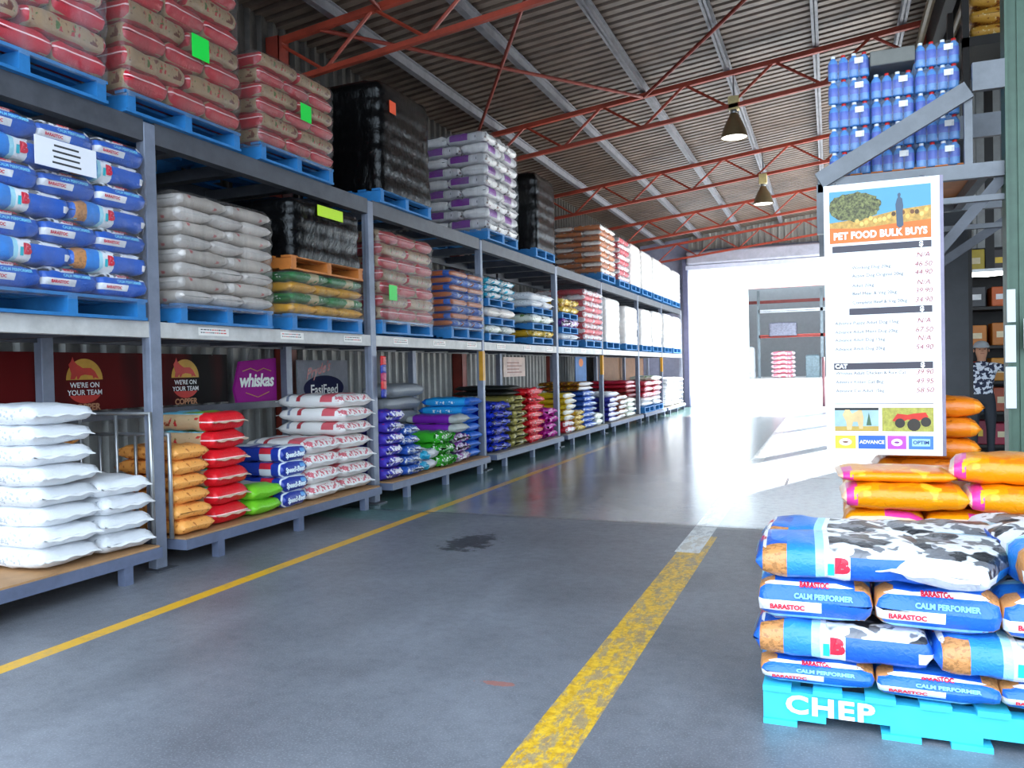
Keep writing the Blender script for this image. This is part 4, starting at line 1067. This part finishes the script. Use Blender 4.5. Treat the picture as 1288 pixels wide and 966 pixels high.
for nm, xa, xb, colr, tx, tc, fill in (('yellow_logo', 0, .125, '#ecd040', '', Mw, Mw), ('blue_word_logo', .140, .30, '#2f66c4', 'ADVANCE', Mw, None), ('purple_logo', .312, .42, '#c050c4', '', Mw, Mw), ('blue_logo', .434, .575, '#4a80cc', 'OPTIM', plain('#2a4a8c', .5), M_paleblue)):
    lg = rect(t, nm, x0_+xa*1.03, x0_+xb*1.03, lz0, lz1, plain(colr, .45, 0, .02))
    cx = x0_+(xa+xb)/2*1.03; cz_ = (lz0+lz1)/2; ww = (xb-xa)/2
    if fill and nm != 'blue_logo':
        reg(lg, mesh_obj('oval', [(cx+ww*.62*math.cos(a), -.003, cz_+.024*math.sin(a)) for a in [2*math.pi*i/20 for i in range(20)]], [tuple(range(20))], fill, lg))
        reg(lg, mesh_obj('mark', [(cx+ww*.30*math.cos(a), -.0034, cz_+.007*math.sin(a)) for a in [2*math.pi*i/12 for i in range(12)]], [tuple(range(12))], plain(('#8a5a40', '#8c2c90')[nm[0] == 'p'], .5), lg))
    if nm == 'blue_logo': rect(lg, 'pale_field', cx-ww*.75, cx+ww*.75, cz_-.024, cz_+.024, fill, -.003)
    if tx: reg(lg, flat_text('lettering', tx, .032, (cx, -.0046, cz_), (1, 0, 0), UZ, tc, lg, bold=.001))
b = MB()
for x in (-hw+.08, hw-.08): b.tube([(x, .01, HT), (x, .30, HT+.07)], .006, 6)
reg(t, b.build('hanging_wire', M_galv, t))

# ------------------------------------------------------------------ right side rack
rk2 = empty('cantilever_rack', (1.15, 6.3, 0)); tag(rk2, 'green and grey steel rack at right holding the bottled water platform', 'rack')
def r2(b, name, mat): b.v = [(x-1.15, y-6.3, z) for x, y, z in b.v]; return reg(rk2, b.build(name, mat, rk2))
M_grey2 = plain('#74777c', .45, .15, .12)
for yy in (6.3, 7.6):
    cx = 1.11 if yy < 7 else 1.50
    b = MB(); b.box(cx, cx+.015, yy-.07, yy+.07, 0, 5.3); b.box(cx+.26, cx+.275, yy-.07, yy+.07, 0, 5.3); b.box(cx+.015, cx+.26, yy-.008, yy+.008, 0, 5.3); b.box(cx+.08, cx+.14, yy-.02, yy, 0, 5.3)
    r2(b, 'column', M_green)
    b = MB(); b.box(-.07, cx, yy-.03, yy+.03, 2.60, 2.70); r2(b, 'platform_beam', M_grey2)
    b = MB(); b.bar((-.06, yy-.04, 2.68), (.90, yy-.04, 3.20), .05, .12); r2(b, 'tie_bar', M_grey2)
    b = MB(); b.box(.92, cx, yy-.075, yy-.025, 3.18, 3.37); r2(b, 'gusset', M_grey2)
    b = MB(); b.bar((.90, yy, 2.68), (.90, yy, 3.2), .05, .05); r2(b, 'post', M_grey2)
    b = MB(); b.bar((cx, yy+.03, 2.60), (.62, yy+.03, 2.0), .05, .07); r2(b, 'knee_brace', M_rackdark)
    b = MB(); b.box(-.08, -.02, yy-.03, yy+.03, 2.30, 2.66); r2(b, 'end_drop', M_grey2)
    b = MB(); b.box(.70, cx, yy-.02, yy+.02, 2.44, 2.48); r2(b, 'lower_rail', M_grey2)
for xx in (-.04, .5, 1.0):
    b = MB(); b.box(xx-.03, xx+.03, 6.33, 7.57, 2.61, 2.69); r2(b, 'side_beam', M_grey2)
b = MB(); b.box(.0, 1.02, 6.36, 7.56, 2.70, 2.712); r2(b, 'platform_board', M_orangewood)
for z in (2.62, 3.42, 4.42):
    b = MB(); b.box(1.345, 3.9, 6.26, 6.32, z-.06, z+.06); r2(b, 'shelf_beam', M_grey2)
    b = MB(); b.box(1.345, 3.9, 7.57, 7.63, z-.06, z+.06); r2(b, 'shelf_beam', M_grey2)
# notices on the column
for i, (x, z0, z1, w) in enumerate(((1.20, 1.42, 1.62, .2), (1.02, 1.40, 1.52, .05), (.99, 1.56, 1.72, .05))):
    b = MB(); b.box(x, x+w, 6.21, 6.214, z0, z1)
    if i == 0: tag(b.build('paper_notice', M_white), 'white paper notice on the green rack column', 'notice')
for k, (z0, z1) in enumerate(((1.60, 1.82), (1.33, 1.58), (1.02, 1.30))):
    b = MB(); b.box(1.105-.012*(k > 0), 1.155, 6.215, 6.218, z0, z1)
    tag(b.build('paper_notice', plain('#cfd4d6', .5, 0, .03)), f'narrow pale notice beside the green column, {("highest","middle","lowest")[k]}', 'notice')
# dark sheet behind the board
b = MB(); b.box(.96, 1.16, 8.2, 8.24, 0, 3.4)
tag(b.build('partition_screen', M_graydark), 'tall charcoal partition behind the right edge of the price board', 'partition')

# water packs
M_wb = plain('#4e93dc', .15, 0, .05); M_wl = plain('#2a54c8', .35, 0, .05)
def make_pack():
    t = empty('water_pack')
    for k in range(4):
        b = MB(); b.lathe([(0, 0), (.033, .002), (.035, .01), (.034, .05)], seg=12); b.cur = 1; b.lathe([(.0352, .05), (.0355, .052), (.0355, .105), (.0352, .107)], seg=12); b.cur = 0
        b.lathe([(.034, .107), (.033, .125), (.014, .15), (.013, .158)], seg=12)
        b.v = [(x+(k-1.5)*.072, y-.035, z) for x, y, z in b.v]
        o = b.build('bottle', [M_wb, M_wl], t, True); reg(t, o)
        c = MB(); c.lathe([(.015, .150), (.016, .152), (.016, .166), (.0, .167)], (( k-1.5)*.072, -.035, 0), 10)
        reg(o, c.build('cap', M_red if k % 2 else M_white, o, True))
    s = film_shell('shrink_wrap', -.146, .146, -.075, .20, .0, .148, 1, F_faint, 3, amp=0, taper=.02); s.parent = t; s.location = (0, .06, 0); reg(t, s)
    b = MB(); b.box(.04, .10, -.0795, -.0785, .085, .125); reg(t, b.build('label', M_white, t))
    return t
pk = None
for r_ in range(5):
    for c_ in range(3):
        if r_ == 4 and c_ == 1: continue
        if pk is None: o = pk = make_pack()
        else: o = copy_tree(pk)
        o.location = (.155+c_*.295, 6.60, 2.765+r_*.182)
        o.scale = (1, 1, 1.08)
        tag(o, f'shrink-wrapped pack of blue water bottles, {word(r_, 5)} layer, {("left","middle","right")[c_]}', 'water bottles', 'packs of bottled water')
b = MB(); b.box(.30, .60, 6.50, 6.9, 2.86+.68, 2.86+.79, .01); tag(b.build('grey_sheet', plain('#74746e', .6)), 'folded grey sheet lying in the gap atop the water packs', 'sheet')
b = MB(); b.box(.04, .90, 6.92, 7.45, 2.766, 3.66, .02); tag(b.build('bottle_load', M_wb), 'rear block of wrapped blue water bottles on the pallet', 'water bottles')
pallet(.48, 6.98, 2.714, 'low orange pallet under the packs of bottled water', 0, mat=M_orangewood, sx=.8, sy=.8, sz=.35, group=None)

# ------------------------------------------------------------------ store on the right
def shelf_unit(x0, x1, y, zs, lab):
    t = empty('store_shelf', ((x0+x1)/2, y, 0)); h = (x1-x0)/2
    for sx in (-h, h): b = MB(); b.box(sx-.03, sx+.03, -.3, .3, 0, zs[-1]+.4); reg(t, b.build('side_frame', M_dark, t))
    for z in zs: b = MB(); b.box(-h, h, -.3, .3, z-.04, z); reg(t, b.build('shelf_board', M_dark, t))
    b = MB(); b.box(-h, h, .3, .32, 0, zs[-1]+.4); reg(t, b.build('back_panel', M_dark, t))
    tag(t, lab, 'shelf'); return t
shelf_unit(1.30, 3.6, 13.2, [.15, .62, 1.05, 1.55, 2.1, 2.6], 'dark store shelving stocked with orange boxes and colourful packets')
rr = random.Random(21)
cols = {0: ['#a01c3c', '#b83048', '#2c5c9c', '#7c1430'], 1: ['#28508c', '#1c5ca0', '#b04c28', '#2f7cc0'], 2: ['#d08c28', '#c83c20', '#e0a040', '#d86c20'], 3: ['#c87828', '#c07020', '#b86818'], 4: ['#c85c20', '#d07828', '#3c3c40'], 5: ['#b8a030', '#403838', '#8c2c20']}
cn = {'#a0': 'crimson', '#b8': 'reddish'}
lv = ['lowest', 'second', 'third', 'fourth', 'fifth', 'top']
cmap = {'#a01c3c': 'crimson', '#b83048': 'pink-red', '#2c5c9c': 'blue', '#7c1430': 'maroon', '#28508c': 'navy blue', '#1c5ca0': 'mid blue', '#b04c28': 'rust', '#2f7cc0': 'bright blue', '#d08c28': 'golden', '#c83c20': 'red', '#e0a040': 'pale gold', '#d86c20': 'orange', '#c87828': 'tan orange', '#c07020': 'amber', '#b86818': 'brown amber', '#c85c20': 'deep orange', '#d07828': 'light orange', '#3c3c40': 'charcoal', '#b8a030': 'mustard', '#403838': 'dark brown', '#8c2c20': 'brick red'}
for li, z in enumerate([.152, .622, 1.052, 1.552, 2.102, 2.602]):
    for k in range(5):
        x = 1.50+k*.38; w = rr.uniform(.28, .34); h = rr.uniform(.26, .34)
        cl = rr.choice(cols[li]); b = MB(); b.box(-w/2, w/2, -.18, .18, 0, h, .012)
        o = b.build('carton', plain(cl, .5, 0, .08)); o.location = (x, 13.1, z)
        tag(o, f'{cmap[cl]} carton on the {lv[li]} store shelf, {ORD[k].replace("bottom","first")} from left', 'carton', 'cartons on the store shelves')
        b = MB(); b.box(-w*.32, w*.32, -.183, -.181, h*.35, h*.62); reg(o, b.build('printed_band', plain(rr.choice(['#e8d8b0', '#f0f0f0', '#f0c840']), .5), o))
# strip light in store
s = NT('tube_glow'); s.b.inputs['Emission Color'].default_value = (1, .98, .95, 1); s.b.inputs['Emission Strength'].default_value = 5
b = MB(); b.tube([(1.66, 12.0, 2.47), (1.92, 12.0, 2.46), (2.2, 12.0, 2.48)], .022, 8)
lt = b.build('strip_light', s.m); tag(lt, 'glowing white strip light above the store shelves', 'lamp')
c = MB(); c.box(1.62, 2.24, 11.96, 12.04, 2.50, 2.54); reg(lt, c.build('light_housing', M_white, lt))
b = MB(); b.box(1.9, 2.0, 12.0, 12.02, 2.54, 6.5); reg(lt, b.build('hanger', M_dark, lt))
# orange goods on high shelf at upper right
b = MB(); b.box(1.36, 3.8, 6.36, 7.56, 4.48, 4.50); r2(b, 'shelf_board', M_orangewood)
simple_kind('ochre_sack', '#c88a30', '#d09a3c', p=4, sp=[(B(0, 1), '#8c4a18', 22, .56), (B(0, 1), '#ecd8a0', 30, .64)])
for i in range(3):
    for k in range(2):
        bag('ochre_sack', 1.68+.42*k, 7.0, 4.502+i*.15, R(90), .6, .42, .152, f'ochre sack on the high right shelf, {word(i,3)} layer, {("left","right")[k]}', 'ochre sacks on the high right shelf')
b = MB(); b.box(1.32, 3.2, 9.5, 9.6, 4.6, 4.7); b.box(1.32, 1.38, 9.5, 9.6, 0, 5.4); b.box(1.32, 3.2, 10.6, 10.7, 4.6, 4.7)
b.box(1.32, 1.38, 10.6, 10.7, 0, 5.4); b.box(3.1, 3.2, 9.5, 9.6, 0, 5.4); b.box(3.1, 3.2, 10.6, 10.7, 0, 5.4)
tag(b.build('storage_rack', M_dark), 'dark steel storage rack behind the green column with orange sacks above', 'rack')
b = MB(); b.box(1.32, 3.2, 9.6, 10.6, 4.7, 4.72); tag(b.build('shelf_deck', M_dark), 'dark deck under the orange sacks at the upper right', 'shelf')
for i in range(5):
    for k in range(3):
        bag('ochre_sack', 1.62+.42*k, 10.0, 4.722+i*.17, R(90), .66, .42, .172, f'ochre sack on the rear high rack, {word(i,5)} layer, {("left","middle","right")[k]}', 'ochre sacks on the rear high rack')

# ------------------------------------------------------------------ person among the store shelves
def person():
    px, py = 1.86, 12.15
    t = empty('person', (px, py, 0)); tag(t, 'distant person in a grey cap and navy and white patterned shirt reaching sideways', 'person')
    J = {}; E = []; 
    def j(n, x, y, z, r): J[n] = (x, y, z, r)
    j('pelvis', 0, 0, .84, .125); j('waist', 0, 0, .96, .12); j('chest', 0, .0, 1.16, .14); j('neckb', 0, 0, 1.31, .06); j('neck', 0, -.01, 1.36, .05); j('head1', 0, -.015, 1.42, .072); j('head2', 0, -.01, 1.49, .085); j('head3', 0, 0, 1.55, .055)
    for s in (-1, 1):
        j(f'sh{s}', s*.16, 0, 1.27, .06); j(f'el{s}', s*.36, -.03, 1.20, .042); j(f'wr{s}', s*.55, -.12, 1.22, .027); j(f'pm{s}', s*.61, -.15, 1.22, .024)
        j(f'hip{s}', s*.09, 0, .80, .095); j(f'kn{s}', s*.10, -.02, .45, .06); j(f'an{s}', s*.10, .02, .08, .042); j(f'to{s}', s*.11, -.14, .04, .035)
    names = list(J); idx = {n: i for i, n in enumerate(names)}
    ed = [('pelvis', 'waist'), ('waist', 'chest'), ('chest', 'neckb'), ('neckb', 'neck'), ('neck', 'head1'), ('head1', 'head2'), ('head2', 'head3')]
    for s in (-1, 1): ed += [('chest', f'sh{s}'), (f'sh{s}', f'el{s}'), (f'el{s}', f'wr{s}'), (f'wr{s}', f'pm{s}'), ('pelvis', f'hip{s}'), (f'hip{s}', f'kn{s}'), (f'kn{s}', f'an{s}'), (f'an{s}', f'to{s}')]
    V = [J[n][:3] for n in names]; Rr = [J[n][3] for n in names]; E = [(idx[a], idx[b]) for a, b in ed]
    for s in (-1, 1):
        base = idx[f'pm{s}']; bx, by, bz_ = J[f'pm{s}'][:3]
        for q in range(5):
            L_ = (.05, .075, .085, .078, .06)[q]; off = (q-2)*.019
            if q == 0: p1 = (bx-s*.02, by-.03, bz_-.005); p2 = (bx+s*.01, by-.065, bz_-.01)
            else: p1 = (bx+s*L_*.5, by-.05*.5+off*.3, bz_+off*.9-.01); p2 = (bx+s*L_, by-.05, bz_+off-.02)
            V += [p1, p2]; Rr += [.009, .0075]; E += [(base, len(V)-2), (len(V)-2, len(V)-1)]
    me = bpy.data.meshes.new('body'); me.from_pydata(V, E, []); o = bpy.data.objects.new('body', me); C.objects.link(o); o.parent = t
    md = o.modifiers.new('skin', 'SKIN'); 
    for i, sv in enumerate(me.skin_vertices[0].data): sv.radius = (Rr[i], Rr[i]); sv.use_root = (i == 0)
    sd = o.modifiers.new('sub', 'SUBSURF'); sd.levels = 2; sd.render_levels = 2
    s = NT('skin_and_clothes'); v = s.coord(); sp = s.new('ShaderNodeSeparateXYZ'); s.ln(v, sp.inputs[0])
    n = s.noise(v, 22, 2, .5)
    shirt = s.mix(s.ramp(n, .50, .53), lin('#1c2440'), lin('#d8dce4'))
    col = s.mix(s.math('GREATER_THAN', sp.outputs[2], 1.335), shirt, lin('#c08a6c'))
    col = s.mix(s.math('GREATER_THAN', s.math('ABSOLUTE', sp.outputs[0]), .40), col, lin('#c08a6c'))
    col = s.mix(s.math('LESS_THAN', sp.outputs[2], .90), col, lin('#2c3038'))
    s.ln(col, s.b.inputs['Base Color']); s.b.inputs['Roughness'].default_value = .7
    me.materials.append(s.m)
    # face, ears and cap
    b = MB(); b.lathe([(.0, .0), (.012, .004), (.010, .03), (0, .04)], (0, -.098, 1.455), 8); reg(t, b.build('nose', plain('#b88064', .6), t, True))
    for sx in (-.03, .03): b = MB(); b.lathe([(0, -.007), (.009, 0), (0, .007)], (sx, -.088, 1.492), 8); reg(t, b.build('eye', M_black, t, True))
    b = MB(); b.box(-.022, .022, -.090, -.084, 1.432, 1.438); reg(t, b.build('mouth', plain('#8c4c44', .6), t))
    for sx in (-.088, .088): b = MB(); b.lathe([(0, -.025), (.012, 0), (0, .025)], (sx, 0, 1.475), 8); reg(t, b.build('ear', plain('#b88064', .6), t, True))
    b = MB(); b.lathe([(.094, .0), (.096, .02), (.08, .06), (.045, .085), (0, .092)], (0, 0, 1.515), 18); b.box(-.06, .06, -.17, -.06, 1.512, 1.52, .002); reg(t, b.build('cap', plain('#a8acb0', .7), t, True))
person()

# ------------------------------------------------------------------ beyond the far door
M_far = plain('#a6abad', .6, 0, .05)
b = MB()
b.box(-14, -3.30, 36, 36.2, .74, 7.5); b.box(-3.30, 1.6, 36, 36.2, 4.72, 7.5); b.box(1.6, 14, 36, 36.2, .74, 7.5)
struct(b.build('wall_yard_building', M_yardwhite))
b = MB(); b.box(-8, 8, 42.6, 42.8, .74, 7.0); b.box(-8, -7.8, 36.2, 42.6, .74, 7.0); b.box(7.8, 8, 36.2, 42.6, .74, 7.0); struct(b.build('wall_yard_building_back', M_far))
b = MB(); b.box(-8, 8, 36.2, 41.3, 6.2, 6.3); struct(b.build('ceiling_yard_building', M_far))  # roof stops short: an added gap that lets daylight brighten the interior
b = MB(); b.box(-3.45, 1.7, 35.94, 35.99, 4.64, 4.80); struct(b.build('trim_5', plain('#d8a8a0', .5)))
b = MB()
for z in (4.9, 4.2): b.box(-8, 8, 38.9, 39.0, z, z+.14)
tag(b.build('roof_beam', plain('#9c4a44', .5)), 'pair of dark red beams inside the building across the yard', 'beam')
t = empty('yard_rack', (-1.3, 38.2, .74)); tag(t, 'orange and grey pallet rack inside the building across the yard', 'rack')
for x in (-1.75, .95, 3.2): b = MB(); b.box(x-.06, x+.06, -.05, .05, 0, 4.0); reg(t, b.build('upright', plain('#8a9498', .5), t))
for z, cc in ((1.90, '#b04438'), (3.05, '#e8e8ea')):
    b = MB(); b.box(-1.75, 3.2, -.05, .05, z-.07, z+.07); reg(t, b.build('shelf_beam', plain(cc, .5), t))
    b = MB(); b.box(-1.75, 3.2, -.05, 1.0, z-.02, z); reg(t, b.build('shelf_deck', M_far, t))
simple_kind('hazy_pink_sack', '#e4808c', '#f0c4c8', sp=[(B(0, 1), '#f4e4e4', 12, .52)])  # red sacks paled to pink, outdoor haze put into the colour
for i in range(6):
    bag('hazy_pink_sack', -2.0, 38.3, .745+.2*i, 0, 1.05, .8, .205, f'pink and white sack in the yard building, {word(i,6)} of its stack', 'pink and white sacks in the yard building')
for i, (x, z, w, h, cc, lb) in enumerate(((-2.0, 2.65, 1.2, .6, '#8c8a98', 'grey wrapped load on the yard building rack'), (-.75, .745, .6, 1.0, '#7c8c90', 'grey-green wrapped load beside the pink and white sacks'), (.2, .745, .7, 1.1, '#c8d0d8', 'pale wrapped load at the right of the yard building'), (.2, 2.65, .8, .8, '#d8dce0', 'pale wrapped load on the right of the yard rack'), (-3.6, .745, .8, 1.4, '#eef0f2', 'white wrapped load at the left inside the yard building'))):
    o = film_shell('wrapped_load', x-w/2, x+w/2, 38.0 if x > -3 else 37.0, 38.9 if x > -3 else 37.9, z, z+h, 4, plain(cc, .4, 0, .2, 14), seed=i); tag(o, lb, 'pallet load')
b = MB(); b.tube([(-.22, 27.0, 0), (-.22, 27.0, 1.55)], .045, 10)
tag(b.build('door_post', plain('#8c5a60', .5), None, True), 'thin reddish post standing in the far doorway', 'post')

# drop prototypes that were never placed
for kd, (lst, used) in PROTO.items():
    for o, u in zip(lst, used):
        if not u:
            for c in _kids.get(o.name, []): bpy.data.objects.remove(c)
            bpy.data.objects.remove(o)
print('objects', len(bpy.data.objects))
